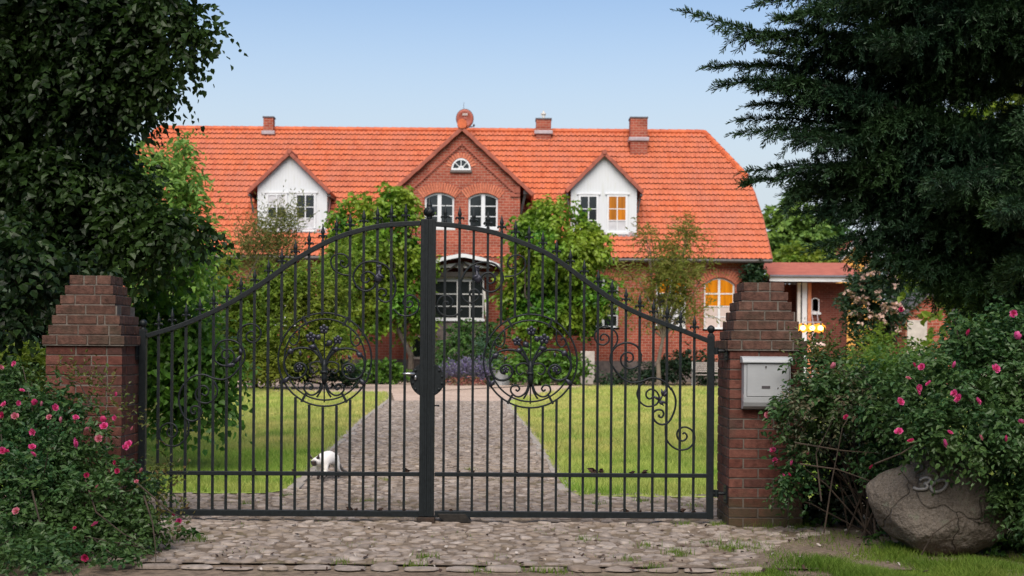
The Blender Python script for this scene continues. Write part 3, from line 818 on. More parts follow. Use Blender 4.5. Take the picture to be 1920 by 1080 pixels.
# dark drop stop under the gate
def gate_stop():
    m = MB(); x0, x1 = G(822, 975).x, G(882, 982).x
    pts = [(x0, .075), (x0+.02, .03), (x0+.06, .006), (x0+.16, -.004), (x1, -.004), (x1-.01, .03), (x1-.045, .075)]
    m.prism(pts, GD-.03, GD+.14); m.box(x0+.01, x1-.05, GD+.0, GD+.12, .074, .088)
    o = m.build('gate_stop', M['rubber'], None, bevel=.012)
    tag(o, 'dark rounded gate stop lying on the cobbles under the right gate leaf', 'gate stop')
gate_stop()

# ------------------------------------------------------------------ mailbox
def mailbox():
    yf = RP_D; a = P(1388.5, 668, yf); b = P(1478.5, 768, yf)
    x0, x1 = a.x+.005, b.x-.005; zt, zb = a.z, b.z; zt = P(1432, 668.5, yf).z; zb = P(1432, 767, yf).z
    root = thing('mailbox', ((x0+x1)/2, yf, zb), 'pale grey steel mailbox with curved lid on the right brick pillar', 'mailbox')
    D = .115; yF = yf-D
    zl = zt-.05
    m = MB()
    prof = [(yf-.004, zl), (yF, zl), (yF, zb+.10), (yF+.004, zb+.06), (yF+.018, zb+.028), (yF+.045, zb+.007), (yf-.03, zb), (yf-.004, zb)]
    vs = [(x, y, z) for x in (x0+.004, x1-.004) for y, z in prof]; n = len(prof)
    m.add(vs, [tuple(range(n)), tuple(range(2*n-1, n-1, -1))]+[(i, (i+1) % n, n+(i+1) % n, n+i) for i in range(n)])
    m.build('body', M['box_white'], root, bevel=.003)
    m = MB()
    prof = [(yf-.004, zl-.004), (yF-.018, zl-.004), (yF-.020, zl+.004), (yF-.014, zl+.022), (yF+.004, zl+.038), (yF+.035, zl+.048), (yf-.004, zl+.052)]
    vs = [(x, y, z) for x in (x0-.010, x1+.010) for y, z in prof]; n = len(prof)
    m.add(vs, [tuple(range(n)), tuple(range(2*n-1, n-1, -1))]+[(i, (i+1) % n, n+(i+1) % n, n+i) for i in range(n)])
    m.build('lid', M['box_white'], root, bevel=.003)
    m = MB(); dx0, dx1 = x0+.031, x1-.016; m.box(dx0, dx1, yF-.004, yF+.003, zb+.112, zl-.010); dr = m.build('door', M['box_white'], root, bevel=.0015)
    m = MB(); m.box(dx0-.003, dx1+.003, yF-.0008, yF+.004, zb+.109, zl-.006); m.build('door_gap', M['iron'], root)
    m = MB(); cx = P(1436, 688, yF).x; cz = P(1436, 688, yF).z
    m.prism([(cx+.008*math.cos(q), cz+.008*math.sin(q)) for q in np.linspace(0, 6.1, 12)], yF-.007, yF-.003); m.box(cx-.0025, cx+.0025, yF-.007, yF-.003, cz-.016, cz-.006)
    m.build('lock', M['gutter'], dr)
    m = MB(); c = P(1436, 726, yF); m.box(c.x-.035, c.x+.035, yF-.007, yF-.003, c.z-.011, c.z+.011); m.build('name_plate', M['slate'], dr)
    m = MB(); c = P(1392, 746, yF); m.box(x0-.001, x0+.006, yF+.02, yF+.05, c.z-.03, c.z+.03); m.build('side_clip', M['lead'], root)
mailbox()

# ------------------------------------------------------------------ boulder with house number
def boulder():
    d = 9.30
    outline = [(1640,915),(1660,893),(1700,878),(1722,860),(1745,853),(1790,858),(1840,880),(1885,905),(1906,945),(1900,975),(1875,1005),(1840,1030),(1790,1043),(1740,1037),(1700,1022),(1665,990),(1645,950)]
    c = P(1772, 955, d+.2)
    rng = np.random.default_rng(3)
    bm = bmesh.new(); bmesh.ops.create_icosphere(bm, subdivisions=5, radius=1)
    o2 = [(P(a, b, d+.1).x-c.x, P(a, b, d+.1).z-c.z) for a, b in outline]
    angs = np.array([math.atan2(z, x) for x, z in o2]); rad = np.array([math.hypot(x, z) for x, z in o2]); s = np.argsort(angs); angs, rad = angs[s], rad[s]
    A = np.concatenate([angs-2*np.pi, angs, angs+2*np.pi]); Rr = np.tile(rad, 3)
    from mathutils import noise as mn
    for v in bm.verts:
        n = v.co.normalized(); a = math.atan2(n.z, n.x); k = math.hypot(n.x, n.z)
        r = float(np.interp(a, A, Rr))
        kk = k**.62
        y = -.34*math.copysign(abs(n.y)**.7, -n.y)
        p = Vector((math.cos(a)*r*kk, y, math.sin(a)*r*kk))
        p.y += .12*(p.z) if n.y < 0 else 0
        q = p*3.0; f = mn.fractal(q, 1.0, 2.1, 4); p += n*(.022*f + .006*mn.noise(p*17))
        for pn, pd in (((-.25,-.85,.46), .25), ((.35,-.9,.1), .27), ((-.62,-.6,.5), .34), ((.1,-.75,-.65), .30), ((.5,-.5,.7), .40), ((-.8,-.4,-.35), .42)):
            pn = Vector(pn).normalized(); e = p.dot(pn)-pd
            if e > 0: p -= pn*e*.62
        p += n*(.010*mn.fractal(q*2.2, 1.0, 2.0, 4))
        v.co = p
    me = bpy.data.meshes.new('boulder'); bm.to_mesh(me); bm.free(); me.materials.append(M['boulder'])
    me.polygons.foreach_set('use_smooth', [True]*len(me.polygons))
    o = bpy.data.objects.new('boulder', me); o.location = c; link(o)
    tag(o, 'big brown boulder with the metal number 30 under the right rose bush', 'boulder')
    dg = bpy.context.evaluated_depsgraph_get(); dg.update()
    from mathutils.bvhtree import BVHTree
    bv = BVHTree.FromPolygons([v.co+c for v in me.vertices], [p.vertices[:] for p in me.polygons])
    eye = Vector((0, 0, EYE))
    def hit(px, py, off=.012):
        t = (P(px, py, 10)-eye).normalized(); h = bv.ray_cast(eye, t)
        return (h[0] - t*off) if h[0] is not None else P(px, py, d-.2)
    zz = lambda pts: [(1680+a/15.42, 870+b/15.42) for a, b in pts]
    three = zz([(690,480),(760,430),(880,400),(985,430),(1000,490),(930,540),(830,575),(900,600),(910,660),(860,720),(740,735),(610,725),(510,680)])
    zero = zz([(1320,460),(1200,500),(1080,570),(1010,650),(1050,760),(1160,810),(1290,780),(1400,700),(1470,590),(1440,490),(1320,460)])
    for pts in (three, zero):
        m = MB(); m.tube([hit(*p) for p in catmull(pts, 5)], .0125, 8)
        m.build('numeral', M['numeral'], o, smooth=True)
boulder()

# ------------------------------------------------------------------ cat
def cat():
    base = G(606, 902); f = 1
    root_loc = Vector((base.x, base.y, 0))
    # body axis: head towards camera-left, rump away to the right
    ax = Vector((-.33, -.94, 0)).normalized(); sd = Vector((-ax.y, ax.x, 0))
    def w(a, s, z): return ax*a + sd*s + Vector((.012, .12, z*1.12))
    V, E, Rr = [], [], []
    def add(p, r, par=None):
        V.append(p); Rr.append(r)
        if par is not None: E.append((par, len(V)-1))
        return len(V)-1
    pel = add(w(-.14, 0, .215), (.088, .088))
    fd = Vector((-.10, -.99, -.1)).normalized(); fs = Vector((fd.y, -fd.x, 0)).normalized()*-1
    hc = w(.20, -.035, .185)
    mid = add(w(-.04, 0, .225), (.09, .094), pel)
    che = add(w(.07, 0, .20), (.078, .08), mid)
    nek = add(w(.14, -.015, .195), (.052, .054), che)
    hed = add(hc, (.056, .050), nek)
    muz = add(hc+fd*.048+Vector((0, 0, -.022)), (.026, .024), hed)
    rum = add(w(-.20, 0, .20), (.062, .07), pel)
    t1 = add(w(-.27, .01, .13), (.022, .022), rum); t2 = add(w(-.33, .03, .07), (.018, .018), t1); add(w(-.40, .05, .05), (.014, .014), t2)
    for s in (-1, 1):
        k = .05*s
        st = .05 if s > 0 else -.03
        sh = add(w(.10, k, .15), (.034, .036), che); el = add(w(.085+st*.3, k, .095), (.024, .024), sh); wr = add(w(.10+st, k, .04), (.019, .019), el); add(w(.125+st, k, .014), (.02, .014), wr)
        hp = add(w(-.13, k*1.15, .15), (.05, .055), pel); kn = add(w(-.085-st, k*1.2, .105), (.032, .032), hp); hk = add(w(-.16-st, k*1.15, .06), (.019, .019), kn); add(w(-.125-st, k*1.15, .014), (.021, .014), hk)
    me = bpy.data.meshes.new('tmp'); me.from_pydata([tuple(v) for v in V], E, []); o = bpy.data.objects.new('tmp', me); COL.objects.link(o)
    sk = o.modifiers.new('s', 'SKIN'); sk.branch_smoothing = .6
    for i, r in enumerate(Rr): me.skin_vertices[0].data[i].radius = r
    me.skin_vertices[0].data[0].use_root = True
    sb = o.modifiers.new('b', 'SUBSURF'); sb.levels = 2
    dg = bpy.context.evaluated_depsgraph_get(); dg.update()
    bme = bpy.data.meshes.new_from_object(o.evaluated_get(dg)); bpy.data.objects.remove(o)
    bme.name = 'cat'
    # ears joined to the head
    bm = bmesh.new(); bm.from_mesh(bme)
    H = hc+Vector((0, 0, .002))
    for s in (-1, 1):
        b = H + fs*s*.036 + Vector((0,0,.034)); t = b + fs*s*.016 + Vector((0,0,.058))
        vs = [bm.verts.new(q) for q in (b-fs*.025, b+fs*.025, b+fd*.014, t)]
        for q in ((0,2,3),(2,1,3),(1,0,3),(0,1,2)): bm.faces.new([vs[i] for i in q])
    # nose ridge
    bm.to_mesh(bme); bm.free()
    ca = bme.color_attributes.new('fur', 'FLOAT_COLOR', 'POINT')
    cream, brown = np.array((.80,.78,.76)), np.array((.035,.022,.018))
    face = hc+fd*.05+Vector((0, 0, -.012))
    nv_ = len(bme.vertices)
    for i, v in enumerate(bme.vertices):
        p = v.co; f = 1 if i >= nv_-8 else 0
        f = max(f, np.clip((.064-(p-face).length)/.03, 0, 1))
        if p.z > H.z+.045 and (p-H).length < .13 and abs((p-H).dot(fs)) > .012 and p.y < H.y+.03: f = 1
        f = max(f, np.clip((.085-p.z)/.035, 0, 1))
        if p.dot(ax) < w(-.24,0,0).dot(ax): f = max(f, .9)
        c = cream*(1-f)+brown*f
        ca.data[i].color = (*c, 1)
    t = NT('cat_fur'); at = t.n('ShaderNodeAttribute'); at.attribute_name = 'fur'; t.set(color=at.outputs['Color'], rough=.9, spec=.1)
    t.bump(t.noise(t.coord(), 120, 4), .4, .006); t.b.inputs['Sheen Weight'].default_value = .4
    bme.materials.clear(); bme.materials.append(t.mat)
    bme.polygons.foreach_set('use_smooth', [True]*len(bme.polygons))
    ob = bpy.data.objects.new('cat', bme); ob.location = root_loc; link(ob)
    ob.scale = (1.04, 1.04, 1.04)
    tag(ob, 'cream cat with dark brown face, ears and legs walking on the cobbles', 'cat')
    m = MB()
    for s in (-1, 1): m.ball(hc+fd*.046+fs*(.022*s)+Vector((0,0,.012)), .009, 8)
    e = bpy.data.objects.new('eye', m.mesh('eye', emit('cat_eye', (.12,.2,.35), 0), smooth=True)); link(e, ob)
    m = MB(); m.ball(hc+fd*.074+Vector((0,0,-.018)), (.008,.008,.006), 6); e = bpy.data.objects.new('nose', m.mesh('nose', M['rubber'], smooth=True)); link(e, ob)
cat()
# ------------------------------------------------------------------ manor house
HY, EY, RY = 55.8, 55.3, 61.0
def lev(px, py, d): return P(px, py, d)
ZE, ZR = 5.33, 11.75
SL = math.hypot(RY-EY, ZR-ZE); KS = (ZR-ZE)/(RY-EY)
def slope_hit(px, py):
    t = P(px, py, 1)-Vector((0,0,EYE))
    # z = EYE + t.z*y ; slope z = ZE+KS*(y-EY)
    y = (ZE-KS*EY-EYE)/(t.z-KS); return P(px, py, y)
house = thing('manor_house', (-3.9, HY, 0), 'long red brick manor house with orange tiled roof behind the gate', 'house')
GX0, GX1, GXC = -4.74, 0.30, -2.22
GY = 55.3
HX0, HX1 = -18.5, 10.75
SR = np.array([0, .3, .5, .63, 1.0]); XR = np.array([11.2, 11.12, 10.95, 10.7, 9.07]); XL = np.array([-19.0, -18.92, -18.75, -18.5, -16.85])

def tile_field(name, x0f, x1f, xa, xb, rows, S, org, uv, up, nrm, mat, parent, tw=TW, amp=.05, lip=.058):
    """rows of pan tiles on a slope. org + uv*x + up*s + nrm*h ; x limits as functions of s/S"""
    xs = np.arange(xa, xb+tw/6, tw/6)
    ph = (xs/tw) % 1
    hh = amp*(np.sin(2*np.pi*ph)*.5+.5)**1.4
    V, Q, MI = [], [], []; n = len(xs); b = 0
    for r in range(rows):
        jit = np.random.default_rng(r).normal(0, .004, int(n/6)+3)
        tj = jit[(np.arange(n)//6)]
        for s, h in ((r+.015, -.005), (r-.02, lip), (r+.5, lip*.55), (r+1.04, .0)):
            f = min(s/rows, 1.0)
            x = np.clip(xs, x0f(f), x1f(f))
            H = hh*(.0 if h < 0 else 1) + h + (tj if h > 0 else 0)
            V.append(org[None]+uv[None]*x[:, None]+up[None]*(s*S/rows+tj*(1.5 if h != 0 else 0))[:, None]+nrm[None]*H[:, None])
        for k in range(3):
            i = b+k*n+np.arange(n-1)
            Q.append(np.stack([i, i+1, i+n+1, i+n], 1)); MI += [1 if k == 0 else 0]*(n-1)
        b += 4*n
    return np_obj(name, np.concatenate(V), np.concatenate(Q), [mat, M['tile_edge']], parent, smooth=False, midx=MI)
upv = np.array([0, (RY-EY)/SL, (ZR-ZE)/SL]); nv = np.array([0, -(ZR-ZE)/SL, (RY-EY)/SL])
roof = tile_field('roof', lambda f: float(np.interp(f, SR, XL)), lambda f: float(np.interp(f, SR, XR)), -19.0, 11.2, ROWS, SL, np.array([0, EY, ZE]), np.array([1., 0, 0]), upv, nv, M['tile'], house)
def roof_pt(x, f, h=0): return Vector((x, EY+(RY-EY)*f, ZE+(ZR-ZE)*f)) + Vector(nv)*h
m = MB()
# underlay, rear slope, hips and gable ends
FR = [roof_pt(float(np.interp(f, SR, XR)), f, -.03) for f in SR]; FL = [roof_pt(float(np.interp(f, SR, XL)), f, -.03) for f in SR]
m.add(FL+FR[::-1], [tuple(range(10))])
bk = lambda v: Vector((v.x, 2*RY-v.y, v.z))
m.add([bk(v) for v in FL+FR[::-1]], [tuple(range(10))])
for S_ in (FR, FL):
    m.add([S_[3], bk(S_[3]), S_[4]], [(0,1,2)])
    m.add(S_[:4]+[bk(v) for v in S_[:4]][::-1], [tuple(range(8))])
m.build('roof_shell', M['verge'], roof)
# ridge and hip tiles
def ridge_run(mb, a, b, r=.13, step=.42):
    a, b = Vector(a), Vector(b); n = max(1, int((b-a).length/step))
    for i in range(n):
        p, q = a.lerp(b, i/n), a.lerp(b, (i+1.12)/n if i < n-1 else 1)
        mb.tube([p, q], [r*1.12, r*.95], 8)
m = MB(); ridge_run(m, roof_pt(XL[4], 1, .02), roof_pt(XR[4], 1, .02)); m.build('ridge_tiles', M['ridge'], roof)
for X_ in (XR, XL):
    m = MB(); ridge_run(m, roof_pt(X_[3]+.02, .63, .03), roof_pt(X_[4], 1, .03), .14, .36); m.build('hip_tiles', M['ridge'], roof)
for X_ in (XR, XL):
    m = MB()
    for a, b in ((0,1),(1,2),(2,3)):
        m.bar(roof_pt(X_[a], SR[a], .0), roof_pt(X_[b], SR[b], .0), .06, .14, up=tuple(nv))
    m.build('verge_board', M['verge'], roof)

# windows -------------------------------------------------------------
def wbox(px0, px1, py0, py1, d):
    a, b = P(px0, (py0+py1)/2, d), P(px1, (py0+py1)/2, d); pm = (px0+px1)/2
    return a.x, b.x, P(pm, py1, d).z, P(pm, py0, d).z
def arch_z(x, x0, x1, zt, rise): 
    u = (x-(x0+x1)/2)/((x1-x0)/2); return zt - rise*u*u
def window(parent, rect, y, rows, cols=2, fm='white', rise=0, fw=.07, mull=.05, bar=.035, panes=None, sill=True, label=None, name='window', depth=.05, transom=None):
    """rect x0,x1,z0,z1 ; front face of frame at y ; rows = cell boundaries 0..1 from the top"""
    x0, x1, z0, z1 = rect; m = MB(); yb = y+depth
    N = 10 if rise else 1
    def strip(xa, xb, off, w, ya, ybk):
        for i in range(N):
            a, b = xa+(xb-xa)*i/N, xa+(xb-xa)*(i+1)/N
            za, zb = arch_z(a, x0, x1, z1, rise)-off, arch_z(b, x0, x1, z1, rise)-off
            m.prism([(a, za-w), (b, zb-w), (b, zb), (a, za)], ya, ybk)
    zs = z1-rise
    m.box(x0, x0+fw, y, yb, z0, arch_z(x0+fw, x0, x1, z1, rise)-.001 if rise else z1); m.box(x1-fw, x1, y, yb, z0, arch_z(x1-fw, x0, x1, z1, rise)-.001 if rise else z1)
    strip(x0+fw, x1-fw, 0, fw, y+.002, yb); m.box(x0+fw, x1-fw, y+.002, yb, z0, z0+fw)
    ix0, ix1, iz0, iz1 = x0+fw, x1-fw, z0+fw, z1-fw
    H = iz1-iz0
    for c in range(1, cols):
        x = ix0+(ix1-ix0)*c/cols; w = mull
        m.box(x-w, x+w, y-.008, yb-.004, iz0, iz1-.002)
    for k, r in enumerate(rows[1:-1]):
        z = iz1-H*r; w = bar if not (transom is not None and k == transom) else mull*1.15
        m.box(ix0, ix1, y+.006-(.02 if w > bar else 0), yb-.008, z-w/2, z+w/2)
    o = m.build(name, M[fm], parent)
    if label: o['label'] = label
    groups = {}
    for ci in range(cols):
        for ri in range(len(rows)-1):
            mt = (panes[ri] if panes else 'glass'); mt = mt[ci] if isinstance(mt, (list, tuple)) else mt
            groups.setdefault(mt, []).append((ci, ri))
    m = MB(); mats = [M[k] for k in groups]
    for mi, (k, cells) in enumerate(groups.items()):
        for ci, ri in cells:
            xa, xb = ix0+(ix1-ix0)*ci/cols, ix0+(ix1-ix0)*(ci+1)/cols
            zb_, zt_ = iz1-H*rows[ri+1], iz1-H*rows[ri]
            if ri == 0 and rise:
                top = [(xa+(xb-xa)*j/4, arch_z(xa+(xb-xa)*j/4, x0, x1, z1, rise)-fw*.8) for j in range(4, -1, -1)]
            else: top = [(xb, zt_), (xa, zt_)]
            m.add([(x, y+depth*.6, z) for x, z in [(xa, zb_), (xb, zb_)]+top], [tuple(range(2+len(top)))], mi)
    m.build('pane', mats, o)
    if sill:
        m = MB(); m.box(x0-.05, x1+.05, y-.10, y+.03, z0-.09, z0+.01); m.build('sill', M['white'], o)
    return o
def brick_arch(parent, rect, y, rise, h=.40):
    x0, x1, z0, z1 = rect; m = MB(); n = 17; ext = .06
    xc = (x0+x1)/2; hw = (x1-x0)/2
    # circle through spring points and crown
    R = (hw*hw+rise*rise)/(2*rise); zc = z1-R; a = math.asin(hw/R)*1.08
    for i in range(n):
        q = -a+2*a*(i+.5)/n; c = Vector((xc+math.sin(q)*(R+h/2+.01), y, zc+math.cos(q)*(R+h/2+.01)))
        r = Vector((math.sin(q), 0, math.cos(q))); t = Vector((math.cos(q), 0, -math.sin(q)))
        m.obox(c, t*(R*a/n*.86), (0, .06, 0), r*(h/2))
    m.build('brick_arch', M['arch_brick'], parent)
def wall_holes(m, x0, x1, z0, z1, y, holes, depth=.25, rises=None):
    xs = sorted({x0, x1, *[h[0] for h in holes], *[h[1] for h in holes]}); zs = sorted({z0, z1, *[h[2] for h in holes], *[h[3] for h in holes]})
    for xa, xb in zip(xs[:-1], xs[1:]):
        for za, zb in zip(zs[:-1], zs[1:]):
            cx, cz = (xa+xb)/2, (za+zb)/2
            if any(h[0] < cx < h[1] and h[2] < cz < h[3] for h in holes): continue
            m.add([(xa,y,za),(xb,y,za),(xb,y,zb),(xa,y,zb)], [(0,1,2,3)])
    for hi, h in enumerate(holes):
        a, b, c, d = h
        for p, q in (((a,c),(a,d)),((b,d),(b,c)),((b,c),(a,c)),((a,d),(b,d))):
            m.add([(p[0],y,p[1]),(q[0],y,q[1]),(q[0],y+depth,q[1]),(p[0],y+depth,p[1])], [(0,1,2,3)])
        r = rises[hi] if rises else 0
        if r:
            for i in range(10):
                u, v = a+(b-a)*i/10, a+(b-a)*(i+1)/10
                m.add([(u,y,arch_z(u,a,b,d,r)),(v,y,arch_z(v,a,b,d,r)),(v,y,d),(u,y,d)], [(0,1,2,3)])
                m.add([(u,y,arch_z(u,a,b,d,r)),(v,y,arch_z(v,a,b,d,r)),(v,y+.2,arch_z(v,a,b,d,r)),(u,y+.2,arch_z(u,a,b,d,r))], [(0,1,2,3)])

Wr = [wbox(1320, 1377.5, 520.5, 617, HY), wbox(1230, 1286, 520, 616, HY), wbox(1103, 1159.5, 519, 614, HY)]
Wl = [wbox(371, 409, 508, 613, HY), wbox(505, 560, 509, 611, HY), wbox(610, 665, 510, 611, HY)]
rowsG = [0, .30, .56, .78, 1]
m = MB()
wall_holes(m, GX1, HX1, .9, 5.75, HY, Wr, rises=[.30]*3)
wall_holes(m, HX0, GX0, .9, 5.75, HY, Wl, rises=[.30]*3)
m.add([(HX1,HY,.9),(HX1,2*RY-HY,.9),(HX1,2*RY-HY,5.75),(HX1,HY,5.75)], [(0,1,2,3)])
m.add([(HX0,HY,.9),(HX0,2*RY-HY,.9),(HX0,2*RY-HY,5.75),(HX0,HY,5.75)], [(0,1,2,3)])
m.add([(HX0,2*RY-HY,.0),(HX1,2*RY-HY,.0),(HX1,2*RY-HY,5.75),(HX0,2*RY-HY,5.75)], [(0,1,2,3)])
m.add([(HX0,HY+.35,.9),(HX1,HY+.35,.9),(HX1,HY+.35,5.75),(HX0,HY+.35,5.75)], [(0,1,2,3)])
m.build('wall', M['house_brick'], house)
m = MB(); m.box(HX0-.03, HX1+.03, HY-.04, 2*RY-HY+.03, -.02, .9); m.build('plinth', M['plinth'], house)
yw = HY+.10
window(house, Wr[0], yw, rowsG, rise=.30, panes=['amber','amber','blind','blind'], transom=0, label='arched ground floor window with glowing amber blinds').name = 'window'
brick_arch(house, Wr[0], HY+.03, .30)
window(house, Wr[1], yw, rowsG, rise=.30, panes=[('amber','amber'),('glass','glass'),'curtain','curtain'], transom=0, label='arched ground floor window behind the feathery tree'); brick_arch(house, Wr[1], HY+.03, .30)
m = MB(); q = P(1276, 559, yw); m.ball((q.x, yw+.01, q.z), (.13, .035, .13), 12); g = m.build('glowing_lamp', emit('yellow_lamp', (1, .6, .04), .9), [o for o in house.children if o.name.startswith('window')][-1], smooth=True)
window(house, Wr[2], yw, rowsG, rise=.30, transom=0, label='dark arched window beside the climber'); brick_arch(house, Wr[2], HY+.03, .30)
for w in Wl: window(house, w, yw, rowsG, rise=.30, transom=0); brick_arch(house, w, HY+.03, .30)

# central gable
g1 = wbox(878, 933.5, 362, 428, GY); g0 = wbox(796, 851.5, 361, 427, GY)
K = .925; zq = 8.43; zap = zq+(GX1-GXC)*K
porch_hole = [wbox(815, 905, 516, 600, GY)]
cel = wbox(766, 793, 628, 670, GY)
m = MB(); wall_holes(m, GX0, GX1, .9, zq, GY, [g0, g1], rises=[.22]*2)
m.add([(GX0,GY,zq),(GX1,GY,zq),(GXC,GY,zap)], [(0,1,2)])
for x in (GX0, GX1): m.add([(x,GY,.0),(x,HY+3,.0),(x,HY+3,zq),(x,GY,zq)], [(0,1,2,3)])
gab = m.build('gable', M['house_brick'], house)
m = MB(); m.box(GX0-.03, GX1+.03, GY-.04, GY+.3, -.02, .9); m.build('gable_plinth', M['plinth'], gab)
rows3 = [0, .35, .68, 1]
for r in (g0, g1):
    window(house, r, GY+.09, rows3, rise=.22, fw=.08, mull=.085, label='arched white upper window in the brick gable'); brick_arch(house, r, GY+.03, .22, .42)
# rakes, frieze band, corbels
m = MB()
for s in (-1, 1):
    a = Vector((GXC, GY-.10, zap+.02)); b = Vector((GXC+s*3.02, GY-.10, zap+.02-3.02*K))
    n = Vector((s*K, 0, 1)).normalized()
    vs = []
    for p in (a, b):
        for yy in (GY-.16, HY+4.8):
            for h in (0, .16): q = p+n*h; vs.append((q.x, yy, q.z))
    m.add(vs, [(0,1,3,2),(4,6,7,5),(0,4,5,1),(2,3,7,6),(1,5,7,3),(0,2,6,4)])
gr = m.build('gable_roof', M['verge'], gab)
m = MB()
for s in (-1, 1):
    a = Vector((GXC, GY-.16, zap+.10)); b = Vector((GXC+s*3.05, GY-.16, zap+.10-3.05*K)); n = 11
    for i in range(n):
        p, q = a.lerp(b, i/n), a.lerp(b, (i+1.1)/n); nn = Vector((s*K,0,1)).normalized()*.012*(i % 2)
        m.bar(p+nn, q+nn, .16, .17, up=(0,1,0))
m.build('verge_tiles', M['ridge'] if False else M['verge'], gab, bevel=.02)
m = MB(); c = Vector((GXC, GY-.2, zap+.30)); m.tube([c+Vector((0,-.08,0)), c+Vector((0,.25,0)), c+Vector((0,.6,-.02))], [.21,.22,.2], 14); m.build('ridge_end_tile', M['ridge'], gab)
m = MB()
for s in (-1, 1):
    a = Vector((GXC, GY-.035, zap-.50)); b = Vector((GXC+s*2.35, GY-.035, zap-.50-2.35*K)); n = 26
    m.bar(a, b, .07, .07)
    for i in range(n):
        p = a.lerp(b, (i+.5)/n)-Vector((0,0,.07)); m.box(p.x-.028, p.x+.028, GY-.05, GY+.01, p.z-.035, p.z+.03)
    e = Vector((GXC+s*2.52, GY, zq-.05)); m.box(min(e.x, e.x-s*.42), max(e.x, e.x-s*.42), GY-.07, GY+.02, e.z-.42, e.z-.26)
    m.box(min(e.x, e.x-s*.2), max(e.x, e.x-s*.2), GY-.09, GY+.02, e.z-.26, e.z+.02)
m.build('corbel_band', M['plinth'] if False else M['verge'], gab)
# lunette
lc = P(864.5, 318, GY); rw = .42
m = MB(); n = 14
outer = [(lc.x+rw*math.cos(math.pi*i/n), lc.z+rw*1.16*math.sin(math.pi*i/n)) for i in range(n+1)]; innr = [(lc.x+(rw-.075)*math.cos(math.pi*i/n), lc.z+.05+(rw*1.16-.125)*math.sin(math.pi*i/n)) for i in range(n+1)]
for i in range(n): m.prism([outer[i], outer[i+1], innr[i+1], innr[i]], GY-.035, GY+.02)
m.box(lc.x-rw, lc.x+rw, GY-.04, GY+.02, lc.z-.03, lc.z+.055)
for a in (45, 90, 135):
    q = math.radians(a); m.bar((lc.x, GY-.02, lc.z+.05), (lc.x+(rw-.04)*math.cos(q), GY-.02, lc.z+(rw*1.16-.05)*math.sin(q)), .035, .045)
m.prism([(lc.x+.12*math.cos(math.pi*i/8), lc.z+.05+.12*math.sin(math.pi*i/8)) for i in range(9)], GY-.036, GY)
lw = m.build('lunette_window', M['white'], house)
m = MB(); m.add([(x, GY-.006, z) for x, z in innr], [tuple(range(n+1))]); m.build('pane', M['glass'], lw)
m = MB(); m.box(lc.x-rw-.05, lc.x+rw+.05, GY-.10, GY+.02, lc.z-.13, lc.z-.032); m.build('sill', M['plinth'], lw)
m = MB()
for i in range(13):
    q = math.radians(18+144*i/12); c = Vector((lc.x+math.cos(q)*(rw+.13), GY+.02, lc.z+math.sin(q)*(rw*1.16+.13))); r = Vector((math.cos(q),0,math.sin(q))); t = Vector((-math.sin(q),0,math.cos(q)))
    m.obox(c, t*.045, (0,.05,0), r*.11)
m.build('brick_arch', M['arch_brick'], lw)

# dormers
def dormer(apex, wl, wr, pyb, evl, evr, label):
    base = slope_hit((wl+wr)/2, pyb); y = base.y
    x0, x1 = P(wl, pyb, y).x, P(wr, pyb, y).x; xc = P(apex[0], apex[1], y).x; za = P(apex[0], apex[1], y).z
    zev = P(evr[0], evr[1], y).z; xe = max(P(evr[0], 0, y).x-xc, xc-P(evl[0], 0, y).x)
    k = (za-zev)/xe
    zwl = za-.10-k*(xc-x0); zwr = za-.10-k*(x1-xc)
    ybk = RY-.2
    m = MB(); m.add([(x0,y,base.z-.3),(x1,y,base.z-.3),(x1,y,zwr),(xc,y,za-.10),(x0,y,zwl)], [(0,1,2,3,4)])
    for x, z in ((x0, zwl), (x1, zwr)): m.add([(x,y,base.z-.3),(x,y+3.5,base.z-.3),(x,y+3.5,z),(x,y,z)], [(0,1,2,3)])
    d = m.build('dormer', M['siding'], house, label=label)
    m = MB()
    for s in (-1, 1):
        n = Vector((s*k,0,1)).normalized(); vs = []
        for p in (Vector((xc,0,za-.09)), Vector((xc+s*xe,0,za-.09-k*xe))):
            for yy in (y-.18, ybk):
                for h in (0, .10): q = p+n*h; vs.append((q.x, yy, q.z))
        m.add(vs, [(0,1,3,2),(4,6,7,5),(0,4,5,1),(2,3,7,6),(1,5,7,3),(0,2,6,4)])
    m.build('dormer_roof', M['verge'], d)
    m = MB()
    for s in (-1, 1):
        a, b = Vector((xc, y-.20, za-.02)), Vector((xc+s*xe, y-.20, za-.02-k*xe)); n = 7
        for i in range(n): m.bar(a.lerp(b, i/n)+Vector((0,0,.012*(i % 2))), a.lerp(b, (i+1.08)/n)+Vector((0,0,.012*(i % 2))), .16, .13, up=(0,1,0))
    m.tube([(xc, y-.30, za+.03), (xc, y+1.5, za+.03)], .11, 10)
    m.build('verge_tiles', M['verge'], d, bevel=.012)
    for s in (-1, 1):
        m = MB(); e = Vector((xc+s*(xe-.03), y, za-.16-k*xe)); m.bar((e.x, y-.2, e.z), (e.x, y+1.6, e.z+.02), .11, .09, up=(0,0,1))
        m.bar((e.x-s*.02, y+.1, e.z-.05), (e.x-s*.14, y+.12, e.z-.75), .07, .07)
        m.build('dormer_gutter', M['gutter'], d)
    m = MB(); m.box(x0-.06, x1+.02, y-.12, y+.03, base.z-.06, base.z-.0); m.box(x0+.25, x1-.05, y-.05, y, base.z, base.z+.13); m.build('flashing', M['lead'], d)
    return d, y
rowsD = [0, .36, .70, 1]
d, y = dormer((544, 287), 482.5, 613, 434, (470, 357), (622, 361), 'left white boarded dormer with pale curtains')
